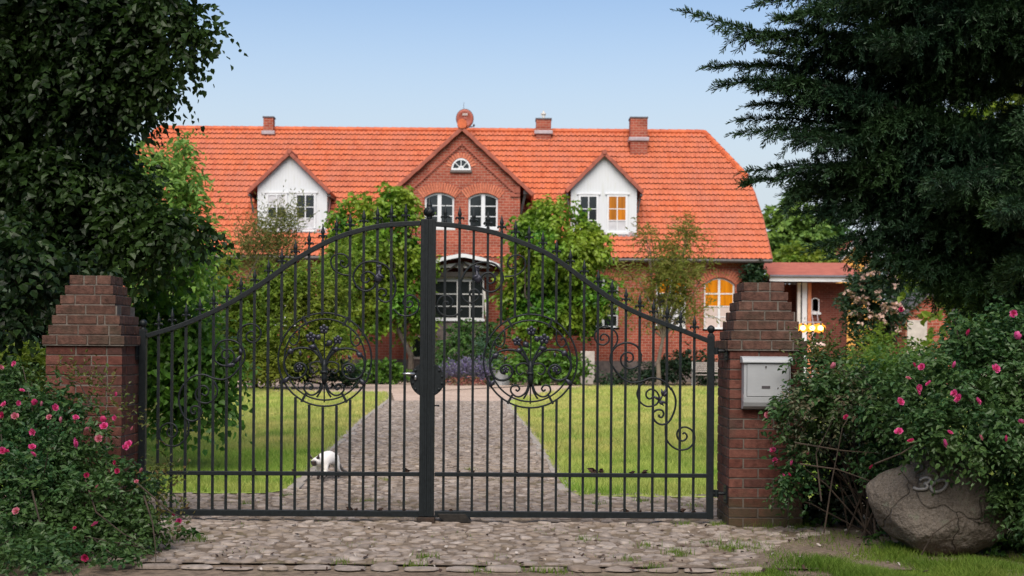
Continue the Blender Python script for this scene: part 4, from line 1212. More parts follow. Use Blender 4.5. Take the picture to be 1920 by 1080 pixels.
for a, b in ((499, 538), (553, 592)):
    r = wbox(a, b, 362.5, 431, y-.05); x0, x1, z0, z1 = r
    window(house, (x0, x1, z0, z1), y-.05, rowsD, fw=.085, mull=.022, bar=.035, panes=['curtain' if a < 510 else ('glass'), ('glass', 'glass'), 'curtain'], label='white dormer window in the left dormer')
    m = MB(); m.box(x0-.08, x1+.08, y-.07, y, z1+.005, z1+.075); m.build('head_board', M['white'], house)
d, y = dormer((1133, 288), 1070, 1193.5, 441, (1067, 356), (1206, 360), 'right white boarded dormer with one amber lit window')
for a, b in ((1085, 1122), (1138, 1176.5)):
    r = wbox(a, b, 365, 436, y-.05); x0, x1, z0, z1 = r
    window(house, (x0, x1, z0, z1), y-.05, rowsD, fw=.085, mull=.022, bar=.035, panes=['glass']*3 if a < 1100 else ['amber2', ('amber2', 'amber'), 'curtain'], label='dark right dormer window' if a < 1100 else 'amber lit right dormer window')
    m = MB(); m.box(x0-.08, x1+.08, y-.07, y, z1+.005, z1+.075); m.build('head_board', M['white'], house)

# chimneys
def chimney(px0, px1, py0, py1, d, label, cap=True):
    a, b = P(px0, py0, d), P(px1, py0, d); z0 = P(px0, py1, d).z; w = b.x-a.x
    m = MB(); m.box(a.x, b.x, d-w/2, d+w/2, z0-.9, a.z-.0); c = m.build('chimney', M['annex_brick'] if False else M['house_brick'], house, bevel=.01, label=label)
    m = MB(); m.box(a.x-.03, b.x+.03, d-w/2-.03, d+w/2+.03, a.z-.005, a.z+.06); m.build('chimney_cap', M['slate'], c)
    m = MB(); zf = slope_hit((px0+px1)/2, py1).z if d < 60.9 else ZR
    m.box(a.x-.08, b.x+.08, d-w/2-.08, d+w/2+.05, z0-.22, z0-.04); m.build('flashing', M['lead'], c, bevel=.03)
    return c, a, b
chimney(495.5, 514, 222, 245, 60.85, 'small brick chimney at the left of the ridge')
c, a, b = chimney(1005, 1033, 226, 245, 60.85, 'wide low chimney with a pale flue')
m = MB(); xm = (a.x+b.x)/2; m.lathe((xm, 60.85, a.z+.05), [(0,.07),(.22,.07),(.24,.12),(.30,.12),(.32,.05),(.42,.03)], 8); m.bar((xm-.12, 60.85, a.z+.26), (xm+.12, 60.85, a.z+.26), .05); m.build('flue', M['offwhite'], c)
chimney(1181, 1212.5, 224, 258, 60.2, 'tall brick chimney at the right of the ridge')

q = P(1107, 612, HY-.07); m = MB(); m.lathe((q.x, HY-.07, q.z), [(0,.10),(.05,.12),(.16,.09),(.26,.07),(.31,.09),(.38,.10),(.45,.07),(.48,.02)], 10)
tag(m.build('figurine', M['white'], smooth=True), 'small white figurine standing on the sill of the dark window right of the climber', 'figurine')
# gutters, downpipes
for xa, xb in ((GX1+.25, 11.2), (-19.0, GX0-.25)):
    m = MB(); m.tube([(xa, EY-.06, ZE-.07), (xb, EY-.06, ZE-.07)], .085, 8); m.build('gutter', M['gutter'], house)
    m = MB(); m.box(xa, xb, EY+.03, HY+.02, ZE-.10, ZE-.03); m.build('soffit', M['gutter'], house)
m = MB(); q = P(1428, 495, HY-.15); m.tube([(q.x, EY-.05, ZE-.1), (q.x, HY-.12, ZE-.45), (q.x, HY-.12, .2)], .06, 8); m.build('downpipe', M['zinc'], house, label='grey downpipe at the right corner')
m = MB(); q = P(985, 355, GY); m.box(q.x-.08, q.x+.16, GY-.1, GY+1.6, q.z-.22, q.z-.06); m.bar((q.x-.0, GY, q.z-.2), (GX1+.02, GY+.3, q.z-1.1), .1); q = P(749, 357, GY); m.box(q.x-.16, q.x+.08, GY-.1, GY+1.6, q.z-.22, q.z-.06); m.build('gable_gutter', M['gutter'], gab)

# porch
PY_ = 53.9
pc = P(867, 476, PY_); hw = P(941, 500, PY_).x-pc.x; ze = P(941, 497, PY_).z
m = MB()
top = [(pc.x-hw, ze), (pc.x-hw*.5, ze+(pc.z-ze)*.68), (pc.x-.12, pc.z), (pc.x+.12, pc.z), (pc.x+hw*.5, ze+(pc.z-ze)*.68), (pc.x+hw, ze)]
bot = [(x, z-.15) for x, z in top]
for i in range(5): m.prism([bot[i], bot[i+1], top[i+1], top[i]], PY_-.05, PY_+.02)
po = m.build('porch', M['white'], house, label='white arched porch canopy over the glazed entrance')
m = MB()
for i in range(5): m.prism([(bot[i][0], bot[i][1]+.06), (bot[i+1][0], bot[i+1][1]+.06), (top[i+1][0], top[i+1][1]+.02), (top[i][0], top[i][1]+.02)], PY_+.021, GY+.02)
m.build('canopy_roof', M['zinc'], po)
m = MB(); xe0, xe1 = pc.x-1.0, P(908, 520, PY_+.4).x
m.prism([(xe0-.6, ze-.1), (xe1+.35, ze-.1), (pc.x+.1, pc.z-.3)], PY_+.42, PY_+.5); m.build('canopy_infill', M['offwhite'], po)
m = MB(); zt_ = P(867, 514, PY_).z; m.box(pc.x-hw+.15, pc.x+hw-.15, PY_+.2, PY_+.42, zt_-.1, zt_+.1)
for xx in (pc.x-.05,): m.box(xx-.08, xx+.08, PY_+.25, PY_+.4, zt_, zt_+.45)
m.bar((pc.x-.75, PY_+.3, zt_+.1), (pc.x-.05, PY_+.3, zt_+.55), .07); m.bar((pc.x+.75, PY_+.3, zt_+.1), (pc.x-.05, PY_+.3, zt_+.55), .07)
m.build('canopy_beam', M['rubber'], po)
yb = PY_+.45; r = wbox(808, 907, 517, 598, yb)
window(po, r, yb, [0, .10, .42, .72, 1], cols=4, fw=.05, mull=.024, bar=.045, name='porch_glazing', fm='greywhite', panes=['curtain']+['glass']*3)
m = MB(); m.box(r[0]-.02, r[1]+.02, yb+.02, GY-.05, 0, r[2]-.1); m.build('porch_base', M['plinth'], po)
m = MB(); m.box(r[0], r[0]+.06, yb+.06, GY-.02, r[2]-.05, r[3]); m.box(r[1]-.06, r[1], yb+.06, GY-.02, r[2]-.05, r[3]); m.build('porch_side', M['offwhite'], po)
m = MB(); m.tube([P(908,545,yb-.1), P(913,600,yb-.1), P(913,630,yb-.1), P(926,642,yb-.1), P(927,700,yb-.1)], .045, 7); m.build('downpipe', M['offwhite'], house, label='pale bent downpipe right of the porch')
# small arched cellar window left of the porch
x0, x1, z0, z1 = wbox(770, 795, 628, 669, GY-.05); m = MB()
m.box(x0, x0+.09, GY-.06, GY, z0, z1-.15); m.box(x1-.09, x1, GY-.06, GY, z0, z1-.15); m.box(x0-.05, x1+.05, GY-.1, GY, z0-.1, z0)
m.prism([(x0, z1-.15), (x0+.09, z1-.15), ((x0+x1)/2, z1-.06), (x1-.09, z1-.15), (x1, z1-.15), ((x0+x1)/2, z1)], GY-.06, GY)
cw = m.build('cellar_window', M['concrete'], house); m = MB(); m.add([(x0+.09,GY-.03,z0),(x1-.09,GY-.03,z0),(x1-.09,GY-.03,z1-.15),((x0+x1)/2,GY-.03,z1-.06),(x0+.09,GY-.03,z1-.15)], [(0,1,2,3,4)]); m.build('pane', M['glass'], cw)

# satellite dish on the ridge behind the gable
dy = 60.0; dc = P(871.5, 222.5, dy); R_ = .40
sd = thing('satellite_dish', (dc.x, dy, ZR-.4), 'round red satellite dish standing behind the gable peak', 'satellite dish')
m = MB(); n = 28; vs, fs = [], []
for i, (rr_, dep) in enumerate(((0, .09), (.35, .075), (.7, .035), (1, 0))):
    for k in range(n):
        q = 2*math.pi*k/n; vs.append((dc.x+R_*1.0*rr_*math.cos(q), dy+dep-.1*math.sin(q)*rr_*R_, dc.z+R_*1.1*rr_*math.sin(q)))
for i in range(3):
    for k in range(n): fs.append((i*n+k, i*n+(k+1) % n, (i+1)*n+(k+1) % n, (i+1)*n+k))
m.add(vs, fs); di = m.build('reflector_or_halo', M['dish'], sd, smooth=True); s_ = di.modifiers.new('t', 'SOLIDIFY'); s_.thickness = .02
m = MB(); m.tube([vs[3*n+k] for k in list(range(n))+[0]], .018, 6, cap=False); m.build('rim', M['gutter'], sd)
m = MB()
for i, (o_, h) in enumerate(((-.105, .11), (-.07, .09), (-.035, .12), (.0, .10), (.035, .11), (.07, .09), (.105, .11))): m.bar((dc.x+.0+o_, dy-.03, dc.z+.20-h/2), (dc.x+o_+.014, dy-.03, dc.z+.20+h/2), .02, .006)
m.bar((dc.x-.10, dy-.03, dc.z+.16), (dc.x-.02, dy-.03, dc.z+.16), .016, .006); m.bar((dc.x+.0, dy-.03, dc.z+.235), (dc.x+.07, dy-.03, dc.z+.235), .016, .006)
m.build('lettering', M['offwhite'], sd)
m = MB(); e = P(888.5, 235, dy-.35); m.tube([(dc.x+.05, dy+.05, dc.z-.40), (e.x-.03, dy-.3, e.z-.05), e], .022, 6); m.ball(e, (.05,.07,.07), 8); m.build('feed_horn', M['gutter'], sd)
m = MB(); m.tube([(dc.x, dy+.14, ZR-1.2), (dc.x, dy+.14, dc.z+.1)], .035, 8); m.build('mast', M['zinc'], sd)
m = MB(); a = P(869.5, 204, 60.9); m.tube([(a.x, 60.9, ZR), (a.x, 60.9, P(870, 192, 60.9).z)], .012, 5)
tag(m.build('lightning_rod', M['zinc']), 'thin lightning rod sticking up above the red satellite dish', 'lightning rod')

# ------------------------------------------------------------------ annex, other buildings
AY = 57.5
ax0, ax1 = P(1440, 600, AY).x, P(1588, 600, AY).x
an = thing('annex', ((ax0+ax1)/2, AY, 0), 'low brick annex with pale red roof and white fascia right of the house', 'annex')
fz0, fz1 = P(1530, 528, AY-1.2).z, P(1530, 518, AY-1.2).z
fx0, fx1 = P(1443, 520, AY-1.2).x, P(1624, 520, AY-1.2).x
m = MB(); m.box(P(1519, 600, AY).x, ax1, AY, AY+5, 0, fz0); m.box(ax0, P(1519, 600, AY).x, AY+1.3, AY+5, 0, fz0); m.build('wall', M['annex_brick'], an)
m = MB(); rz = P(1540, 492.5, AY+1.6).z
m.add([(fx0,AY-1.25,fz1),(fx1,AY-1.25,fz1),(P(1585,492,AY+1.6).x,AY+1.6,rz),(fx0,AY+1.6,rz),(fx0,AY+5,rz-.3),(ax1,AY+5,rz-.3)], [(0,1,2,3),(3,2,5,4)]); m.add([(fx0,AY-1.25,fz1-.02),(fx1,AY-1.25,fz1-.02),(fx1,AY+5,fz1-.02),(fx0,AY+5,fz1-.02)], [(0,1,2,3)]); 
m.build('roof', M['annex_tile'], an)
m = MB(); m.box(fx0, fx1, AY-1.2, AY-1.1, fz0, fz1-.03); m.build('fascia', M['white'], an)
m = MB(); m.tube([(fx0, AY-1.28, fz1), (fx1, AY-1.28, fz1)], .05, 6); m.build('gutter', M['zinc'], an)
for a, b, mt, nm in ((1494, 1500, 'offwhite', 'post'), (1503, 1512, 'white', 'post'), (1513.5, 1520, 'terracotta', 'post')):
    m = MB(); m.box(P(a, 600, AY-.2).x, P(b, 600, AY-.2).x, AY-.3, AY-.1, 0, fz0); m.build(nm, M[mt], an)
x0, x1, z0, z1 = wbox(1521, 1536, 558, 586, AY)
window(an, (x0, x1, z0, z1), AY-.03, [0, 1], cols=1, rise=.12, fw=.05, panes=['curtain'])

def gablehouse(name, label, cat, px0, px1, pyb, pye, pa, d, wallm, roofm, depth=8, over=.25, win=False):
    x0, x1 = P(px0, pyb, d).x, P(px1, pyb, d).x; ze = P((px0+px1)/2, pye, d).z; za = P(pa[0], pa[1], d).z; xc = (x0+x1)/2
    r = thing(name, (xc, d, 0), label, cat)
    m = MB(); m.prism([(x0, 0), (x1, 0), (x1, ze), (xc, za), (x0, ze)], d, d+depth); m.build('wall', M[wallm], r)
    m = MB(); k = (za-ze)/(xc-x0)
    for s in (-1, 1):
        a, b = Vector((xc, 0, za+.02)), Vector((xc+s*(xc-x0+over), 0, za+.02-k*(xc-x0+over))); n = Vector((s*k,0,1)).normalized()*.16
        m.add([(a.x,d-over,a.z),(b.x,d-over,b.z),(b.x+n.x,d-over,b.z+n.z),(a.x+n.x,d-over,a.z+n.z),(a.x,d+depth,a.z),(b.x,d+depth,b.z),(b.x+n.x,d+depth,b.z+n.z),(a.x+n.x,d+depth,a.z+n.z)], [(0,1,2,3),(4,7,6,5),(0,4,5,1),(3,2,6,7),(1,5,6,2)])
    m.build('roof', M[roofm], r)
    return r, m
r, _ = gablehouse('ochre_house', 'ochre yellow gabled house half hidden behind the annex and conifer', 'house', 1565, 1650, 640, 495, (1607, 452), 88, 'ochre', 'annex_tile', 9)
m = MB(); a = P(1607, 450, 87.6); 
for s in (-1, 1): b = P(1607+s*46, 501, 87.6); m.bar(a, b, .25, .35)
m.build('white_verge', M['white'], r)
r, _ = gablehouse('brick_shed', 'small brick shed with dark roof edge behind the right rose bush', 'shed', 1698, 1784, 650, 588, (1741, 553), 46, 'house_brick', 'slate', 4, .2)
m = MB(); x0, x1, z0, z1 = wbox(1701, 1738, 600, 640, 45.97); m.box(x0, x1, 45.94, 46.02, 0, z1); m.build('pale_panel', M['concrete'], r)

# ------------------------------------------------------------------ garden furniture
def bench():
    d = 50.8; x0 = P(1297, 700, d).x; x1 = x0+1.9; zb = P(1297, 679, d).z
    r = thing('garden_bench', ((x0+x1)/2, d, 0), 'greyed wooden slatted garden bench at the far edge of the lawn', 'bench')
    m = MB()
    for i in range(5): m.box(x0+.05, x1-.05, d+.0, d+.03, zb-.06-i*.082, zb-.0-i*.082)
    m.build('backrest', M['benchwood'], r)
    m = MB()
    for i in range(5): m.box(x0+.03, x1-.03, d-.5+i*.1, d-.42+i*.1, .42, .45)
    m.build('seat', M['benchwood'], r)
    for x in (x0, x1-.06):
        m = MB(); m.box(x, x+.07, d+.0, d+.07, -.01, zb+.02); m.build('leg', M['offwhite'], r)
        m = MB(); m.box(x, x+.07, d-.52, d-.45, -.01, .62); m.build('leg', M['offwhite'], r)
        m = MB(); m.box(x-.01, x+.08, d-.54, d+.02, .62, .66); m.build('armrest', M['benchwood'], r)
bench()

def lamp():
    d = 53.; c = P(1524, 690, d); zt = P(1524, 604, d).z
    r = thing('garden_lamp', (c.x, d, 0), 'garden lamp post with three glowing globes in front of the annex', 'lamp')
    m = MB(); m.tube([(c.x, d, -.02), (c.x, d, zt)], .045, 8); m.tube([(c.x, d, zt), (c.x-.06, d, zt+.3), (c.x+.02, d, zt+.48), (c.x+.16, d, zt+.42), (c.x+.2, d, zt+.05)], .022, 6)
    m.bar((P(1506, 606, d).x, d, zt-.0), (P(1540, 606, d).x, d, zt-.0), .04); m.build('post', M['lead'], r)
    for px in (1505.5, 1523, 1538.5):
        b = P(px, 615, d); m = MB(); m.ball(b, (.11,.11,.10), 12); g = m.build('lamp_globe', M['bulb'], r, smooth=True)
        m = MB(); m.prism([(b.x+.24*math.cos(q), b.z+.20*math.sin(q)) for q in np.linspace(0, 6.283, 21)[:-1]], d+.1, d+.13); m.build('reflector_or_halo', M['lamp_halo'], g)  # emissive disc behind the globe stands in for its halo
        m = MB(); m.lathe((b.x, d, b.z+.075), [(.03,.08),(.06,.06),(.12,.03)], 10); m.build('lamp_cap', M['gutter'], g)
        
lamp()
l = bpy.data.lights.new('lamp_glow', 'POINT'); l.color = (1, .6, .22); l.energy = 35; l.shadow_soft_size = .15
o = bpy.data.objects.new('lamp_glow', l); o.location = P(1524, 617, 53.4); link(o)

d = 36; c = P(1536, 690, d); m = MB(); zc = P(1536, 650, d).z
r = thing('domed_ornament', (c.x, d, 0), 'pale domed garden ornament on a terracotta base below the lamp', 'ornament')
m.lathe((c.x, d, zc), [(0,.15),(.02,.19),(.05,.18),(.10,.13),(.13,.06),(.145,.01)], 14); m.build('dome', M['pinkdome'], r, smooth=True)
m = MB(); m.lathe((c.x, d, 0), [(0,.16),(.3,.12),(.6,.10),(zc-.15,.11),(zc,.14)], 12); m.build('base', M['terracotta'], r, smooth=True)

d = 51.5; a, b = P(1089, 690, d), P(1115, 690, d); zt = P(1102, 658.5, d).z
m = MB(); m.box(a.x, b.x, d, d+.5, -.01, zt); o = m.build('stone_post', M['concrete'], None, bevel=.02)
tag(o, 'pale square stone pier standing at the house wall right of the hostas', 'stone pier')
d = 49.5; a, b = P(925, 700, d), P(958, 700, d); zt = P(940, 694, d).z
m = MB(); cx = (a.x+b.x)/2; w = (b.x-a.x)/2; m.lathe((cx, d, -.005), [(0,w*.8),(zt*.9,w),(zt,w*1.05),(zt,w*.9),(zt*.85,w*.85)], 4); o = m.build('plant_tub', M['greystone'], None)
tag(o, 'grey stone plant tub between lavender and the bright green bush', 'plant tub')
# ------------------------------------------------------------------ foliage tools
def unit(v): return v/np.maximum(np.linalg.norm(v, axis=-1, keepdims=True), 1e-9)
def leaves_obj(name, pos, d, nrm, L, W, mat, parent, fold=.22, mats=None, midx=None):
    """six-point folded leaves"""
    n = len(pos); s = unit(np.cross(d, nrm)); nn = np.cross(s, d)
    L = np.broadcast_to(L, (n,))[:, None]; W = np.broadcast_to(W, (n,))[:, None]
    up = nn*W*fold
    b = pos; t = pos+d*L-nn*L*.12
    r1 = pos+d*L*.28+s*W*.5+up; r2 = pos+d*L*.66+s*W*.38+up*.7; l1 = pos+d*L*.28-s*W*.5+up; l2 = pos+d*L*.66-s*W*.38+up*.7
    V = np.stack([b, r1, r2, t, l2, l1], 1).reshape(-1, 3); i = (np.arange(n)*6)[:, None]
    Q = np.concatenate([np.concatenate([i, i+1, i+2, i+3], 1), np.concatenate([i, i+3, i+4, i+5], 1)])
    return np_obj(name, V, Q, mat, parent)

def el(px, py, d, rx, ry, rd=None):
    """ellipsoid: centre from photo position + distance, radii given in photo px at that distance"""
    c = P(px, py, d); k = d/FPX
    return (np.array(c), np.array([rx*k, (rd if rd is not None else rx*k*.9), ry*k]))

def subclumps(E, m, seed, smin=.25, smax=.45):
    rng = np.random.default_rng(seed); out = []
    for c, r in E:
        for i in range(m):
            v = unit(rng.normal(size=3)); k = rng.uniform(.35, .95)
            s = rng.uniform(smin, smax)
            out.append((c+v*r*k*(1-s*.35), r*s*rng.uniform(.8, 1.25, 3)))
    return out

def sprays(E, n, leaf, seed, k=6, length=4.0, droop=.25, shell=.45, out=.6, wr=.7, var=.35, zmin=.02, upn=.7):
    rng = np.random.default_rng(seed)
    C = np.array([e[0] for e in E]); R = np.array([e[1] for e in E])
    w = (R[:, 0]*R[:, 2]); ns = max(1, n//k)
    ix = rng.choice(len(E), ns, p=w/w.sum())
    dr = unit(rng.normal(size=(ns, 3))); rho = rng.random(ns)**shell
    p0 = C[ix]+dr*R[ix]*rho[:, None]
    sd = unit(dr*out+rng.normal(0, .55, (ns, 3))+np.array([0, 0, .25-droop]))
    SLn = leaf*length*rng.uniform(.5, 1.3, ns)
    t = (np.arange(k)+.5)/k
    pos = p0[:, None]+sd[:, None]*(SLn[:, None]*t[None])[..., None]
    pos[..., 2] -= (droop*SLn[:, None]*t[None]**2)
    side = unit(np.cross(sd, np.array([0, 0, 1.])+rng.normal(0, .3, (ns, 3))))
    sg = np.where(np.arange(k) % 2 == 0, 1., -1.)[None, :, None]
    d = unit(sd[:, None]*.6+side[:, None]*sg*.8+rng.normal(0, .3, (ns, k, 3))+np.array([0, 0, -droop*.8]))
    nr = unit(rng.normal(0, .5, (ns, k, 3))+np.array([0, 0, upn])+dr[:, None]*.45)
    pos, d, nr = pos.reshape(-1, 3), d.reshape(-1, 3), nr.reshape(-1, 3)
    ok = pos[:, 2] > zmin; pos, d, nr = pos[ok], d[ok], nr[ok]
    L = leaf*rng.uniform(1-var, 1+var, len(pos))
    return pos, d, nr, L, L*wr

def foliage(name, E, n, leaf, mat, parent, seed, **kw):
    p, d, nr, L, W = sprays(E, n, leaf, seed, **kw)
    return leaves_obj(name, p, d, nr, L, W, mat, parent)

def limbs(mb, base, E, r0, seed, fork=.45, n=None, wob=.06):
    rng = random.Random(seed); base = Vector(base)
    cs = [Vector(c) for c, r in E]
    top = sum(cs, Vector((0,0,0)))/len(cs); f = base.lerp(top, fork)
    H = (top-base).length
    mb.tube([base-Vector((0,0,.1)), base+Vector((rng.gauss(0,.02)*H, 0, (f.z-base.z)*.5)), f], [r0*1.25, r0*.95, r0*.75], 9)
    for c in (cs if n is None else rng.sample(cs, min(n, len(cs)))):
        mid = f.lerp(c, .5)+Vector((rng.gauss(0, wob), rng.gauss(0, wob), rng.gauss(.03, wob)))*H
        mb.tube([f, mid, c], [r0*.55, r0*.32, r0*.10], 6)

def tree(name, label, cat, base, E, n, leaf, mat, bark, r0, seed, group=None, sub=8, smin=.25, smax=.45, nl=10, core=True, **kw):
    t = thing(name, base, label, cat, group)
    S = subclumps(E, sub, seed, smin, smax) if sub else E
    foliage('crown', S, n, leaf, M[mat], t, seed+1, **kw)
    m = MB(); limbs(m, base, S, r0, seed, n=nl); m.build('trunk', M[bark], t)
    return t

# ------------------------------------------------------------------ big linden at the left
def linden():
    base = (-6.6, 15.6, 0)
    t = thing('linden_tree', base, 'large dark linden tree filling the upper left, branches hanging over the left pillar', 'tree')
    up = [el(60, 60, 14.2, 180, 130), el(210, 30, 13.9, 120, 90), el(315, 10, 13.5, 60, 40), el(345, 45, 13.4, 36, 30), el(275, 90, 13.6, 55, 50), el(170, 150, 13.9, 120, 100), el(20, 220, 14.4, 180, 140),
          el(185, 230, 14.0, 50, 70), el(110, 330, 14.2, 140, 110), el(0, 420, 14.5, 150, 130), el(160, 420, 13.9, 90, 70), el(230, 385, 13.6, 60, 50), el(300, 405, 13.5, 52, 30), el(355, 425, 13.4, 34, 14),
          el(90, 500, 14.4, 110, 60), el(320, 428, 13.4, 62, 24), el(255, 445, 13.6, 60, 36), el(250, 345, 13.7, 40, 34), el(200, 320, 13.9, 45, 45), el(-120, 100, 14.3, 150, 200), el(-120, 350, 14.5, 150, 200)]
    thin = [el(388, 60, 13.4, 22, 26), el(320, 170, 13.6, 22, 14), el(275, 165, 13.7, 22, 22), el(410, 438, 13.4, 16, 8), el(340, 105, 13.5, 30, 18), el(405, 8, 13.3, 14, 8), el(300, 140, 13.6, 26, 18), el(245, 180, 13.8, 22, 26)]
    p1 = sprays(subclumps(up, 16, 11, .16, .34), 58000, .072, 21, k=9, length=5, droop=.6, wr=.82, upn=.75, var=.6, out=.8)
    p5 = sprays(subclumps([el(62, 530, 11.0, 30, 45), el(30, 470, 11.0, 70, 60), el(30, 590, 10.9, 36, 40), el(100, 498, 11.2, 40, 14), el(175, 508, 11.25, 60, 10)], 8, 12, .3, .5), 1300, .072, 26, k=8, length=5, droop=.7, wr=.82)
    p2 = sprays(thin, 900, .068, 22, k=7, length=4, droop=.8, wr=.82)
    back = [el(60, 150, 16.5, 220, 190), el(40, 420, 16.5, 200, 150), el(-200, 250, 16, 200, 300)]
    p3 = sprays(back, 9000, .13, 23, k=5, length=4, droop=.4, wr=.85)
    top = [(np.array([-6.0, 14.5, 8.0]), np.array([3.2, 3.0, 2.6])), (np.array([-8.5, 14.5, 5.5]), np.array([2.5, 3.0, 3.2]))]
    p4 = sprays(top, 9000, .20, 24, k=5, length=3, droop=.4, wr=.85)
    cat_ = [np.concatenate(x) for x in zip(p1, p2, p3, p4, p5)]
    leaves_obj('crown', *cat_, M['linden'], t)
    m = MB(); limbs(m, base, [(np.array([c[0], 15.2, c[2]]), r) for c, r in up+top if c[0] < -4.6], .15, 5, fork=.3, n=12); m.build('trunk', M['bark'], t)
    # low hanging branches inside the gate
    E = [el(300, 530, 14.6, 30, 20), el(300, 640, 14.8, 55, 70), el(360, 610, 14.6, 40, 50), el(355, 700, 14.9, 55, 55), el(300, 740, 15, 45, 40), el(400, 690, 14.7, 34, 45), el(415, 745, 14.7, 18, 28), el(262, 600, 14.8, 50, 40), el(385, 660, 14.6, 35, 30), el(350, 470, 14.4, 40, 18)]
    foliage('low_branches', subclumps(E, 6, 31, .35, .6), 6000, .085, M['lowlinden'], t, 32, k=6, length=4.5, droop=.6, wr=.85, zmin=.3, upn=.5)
linden()

# ------------------------------------------------------------------ dark conifer at the right
def conifer():
    base = Vector((6.15, 14.6, 0))
    t = thing('conifer_tree', base, 'large dark conifer with drooping layered branches filling the upper right', 'tree')
    rng = np.random.default_rng(17)
    mb = MB(); mb.tube([base, base+Vector((0,0,6)), base+Vector((.05,0,13))], [.26,.17,.03], 10)
    NP, ND, NL = [], [], []
    TW_ = []
    def branch(pts, L2, dens=1.0, hang=.8):
        pl = [Vector(p) for p in pts]; c = [Vector(q) for q in catmull(pl, 8)]
        seg = [0]
        for a, b in zip(c[:-1], c[1:]): seg.append(seg[-1]+(b-a).length)
        T = seg[-1]; n = len(c)
        mb.tube(c[::2]+([c[-1]] if (n-1) % 2 else []), [max(.024*(1-i/max(1, (n//2))), .003) for i in range(len(c[::2])+(1 if (n-1) % 2 else 0))], 5)
        step = .048/dens; s = .12*T
        ca = np.array([tuple(v) for v in c]); sa = np.array(seg); side = 1
        while s < T:
            p = np.array([np.interp(s, sa, ca[:, k]) for k in range(3)]); q = np.array([np.interp(min(s+.05, T+.001), sa, ca[:, k]) for k in range(3)]); p_ = np.array([np.interp(max(s-.05, 0), sa, ca[:, k]) for k in range(3)])
            f = unit(q-p_); sd = unit(np.cross(f, [0, 0, 1])); u = s/T
            l = L2*(math.sin(math.pi*min(1, u*.85+.12))**.8)*rng.uniform(.6, 1.25)*(1 if u < .9 else .6)
            side = -side
            d = unit(f*rng.uniform(.55, 1.0)+sd*side*rng.uniform(.35, 1.1)+np.array([0, 0, -hang*rng.uniform(-.18, 1.0)]))
            TW_.append((p, d, l, f)); s += step*rng.uniform(.7, 1.3)
        for i_ in range(1, len(ca)-1):
            f_ = unit(ca[i_+1]-ca[i_])
            for j_ in range(4): TW_.append((ca[i_], unit(f_*.8+np.array([rng.normal(0,.25), rng.normal(0,.3), rng.uniform(-.1,.5)])), rng.uniform(.08,.15), f_))
        TW_.append((ca[-1], unit(ca[-1]-ca[-3]), .12, unit(ca[-1]-ca[-3])))
    def pp(*a): return [P(x, y, d) for x, y, d in a]
    B = [pp((1960,170,14.6),(1760,150,14.3),(1560,95,14.0),(1430,62,13.8),(1282,21,13.7)),
         pp((1960,110,14.6),(1760,95,14.1),(1600,70,13.9),(1500,62,13.8),(1400,70,13.8)),
         pp((1960,260,14.6),(1720,200,14.3),(1520,132,14.1),(1420,122,14.0),(1328,126,13.9)),
         pp((1960,300,14.6),(1720,215,14.0),(1540,160,13.7),(1430,150,13.6),(1350,160,13.5)),
         pp((1960,-40,14.6),(1680,-20,14.2),(1530,-20,14),(1415,10,13.9)),
         pp((1960,20,14.6),(1700,10,14.0),(1580,5,13.7),(1490,28,13.5)),
         pp((1960,300,14.6),(1700,240,14.2),(1520,195,14.0),(1405,198,13.9)),
         pp((1960,340,14.6),(1720,270,14.2),(1520,225,14.0),(1384,226,13.9)),
         pp((1960,370,14.6),(1700,295,14.1),(1520,245,13.8),(1380,250,13.7)),
         pp((1960,420,14.6),(1700,345,14.2),(1540,308,14.0),(1398,322,13.9)),
         pp((1960,450,14.6),(1720,370,14.2),(1560,325,14.0),(1440,335,13.9),(1398,345,13.8)),
         pp((1960,480,14.6),(1720,420,14.2),(1600,390,14.0),(1490,400,13.9)),
         pp((1960,520,14.6),(1740,470,14.2),(1620,440,14.0),(1520,468,13.9)),
         pp((1960,540,14.6),(1760,500,14.1),(1650,470,13.9),(1560,480,13.7)),
         pp((1960,560,14.6),(1800,510,14.2),(1700,490,14.0),(1640,500,13.9)),
         pp((1960,580,14.6),(1850,540,14.2),(1780,520,14.0),(1740,535,13.9))]
    for b in B:
        branch(b, .42, 1.15)
        for j in range(2):
            off = rng.uniform(-.8, .8); dz = rng.uniform(-.07, .06); k = rng.uniform(.55, .97)
            q = [b[0]+Vector((0, 0, dz))]
            for i in range(1, len(b)):
                w = b[0].lerp(b[i], k); q.append(w+Vector((rng.normal(0, .06), off*i/len(b), dz+rng.normal(0, .05))))
            branch(q, .46, 1.1)
    # tiers of flat drooping boughs all round the trunk
    tier, i = 2.5, 0
    while tier < 12.3:
        nb = 9 if tier < 6.2 else 6
        for j in range(nb):
            i += 1; z = tier+rng.normal(0, .07); a = 2*math.pi*j/nb+tier*1.7+rng.normal(0, .15)
            Lb = max(.4, (12.9-z)*.37)*rng.uniform(.7, 1.05)
            if z < 2.8: Lb *= .8
            d = np.array([math.cos(a), math.sin(a), 0]); b0 = np.array([base.x, base.y, z])
            pts = [b0, b0+d*Lb*.35+[0, 0, .10*Lb], b0+d*Lb*.7+[0, 0, .04*Lb], b0+d*Lb+[0, 0, -.02*Lb]]
            tip = pts[-1]
            px = PX0+tip[0]/tip[1]*FPX; py = PY0-(tip[2]-EYE)/tip[1]*FPX
            if px < 1560 and py < 560: continue
            if px < 1670 and py > 430: continue
            if tip[1] < 12.7 and px < 1680: continue
            branch(pts, .5, 1.25 if z < 6.2 else .6, .75)
        tier += .43 if tier < 6.2 else .6
    # needles
    NEED = []; allsub = []
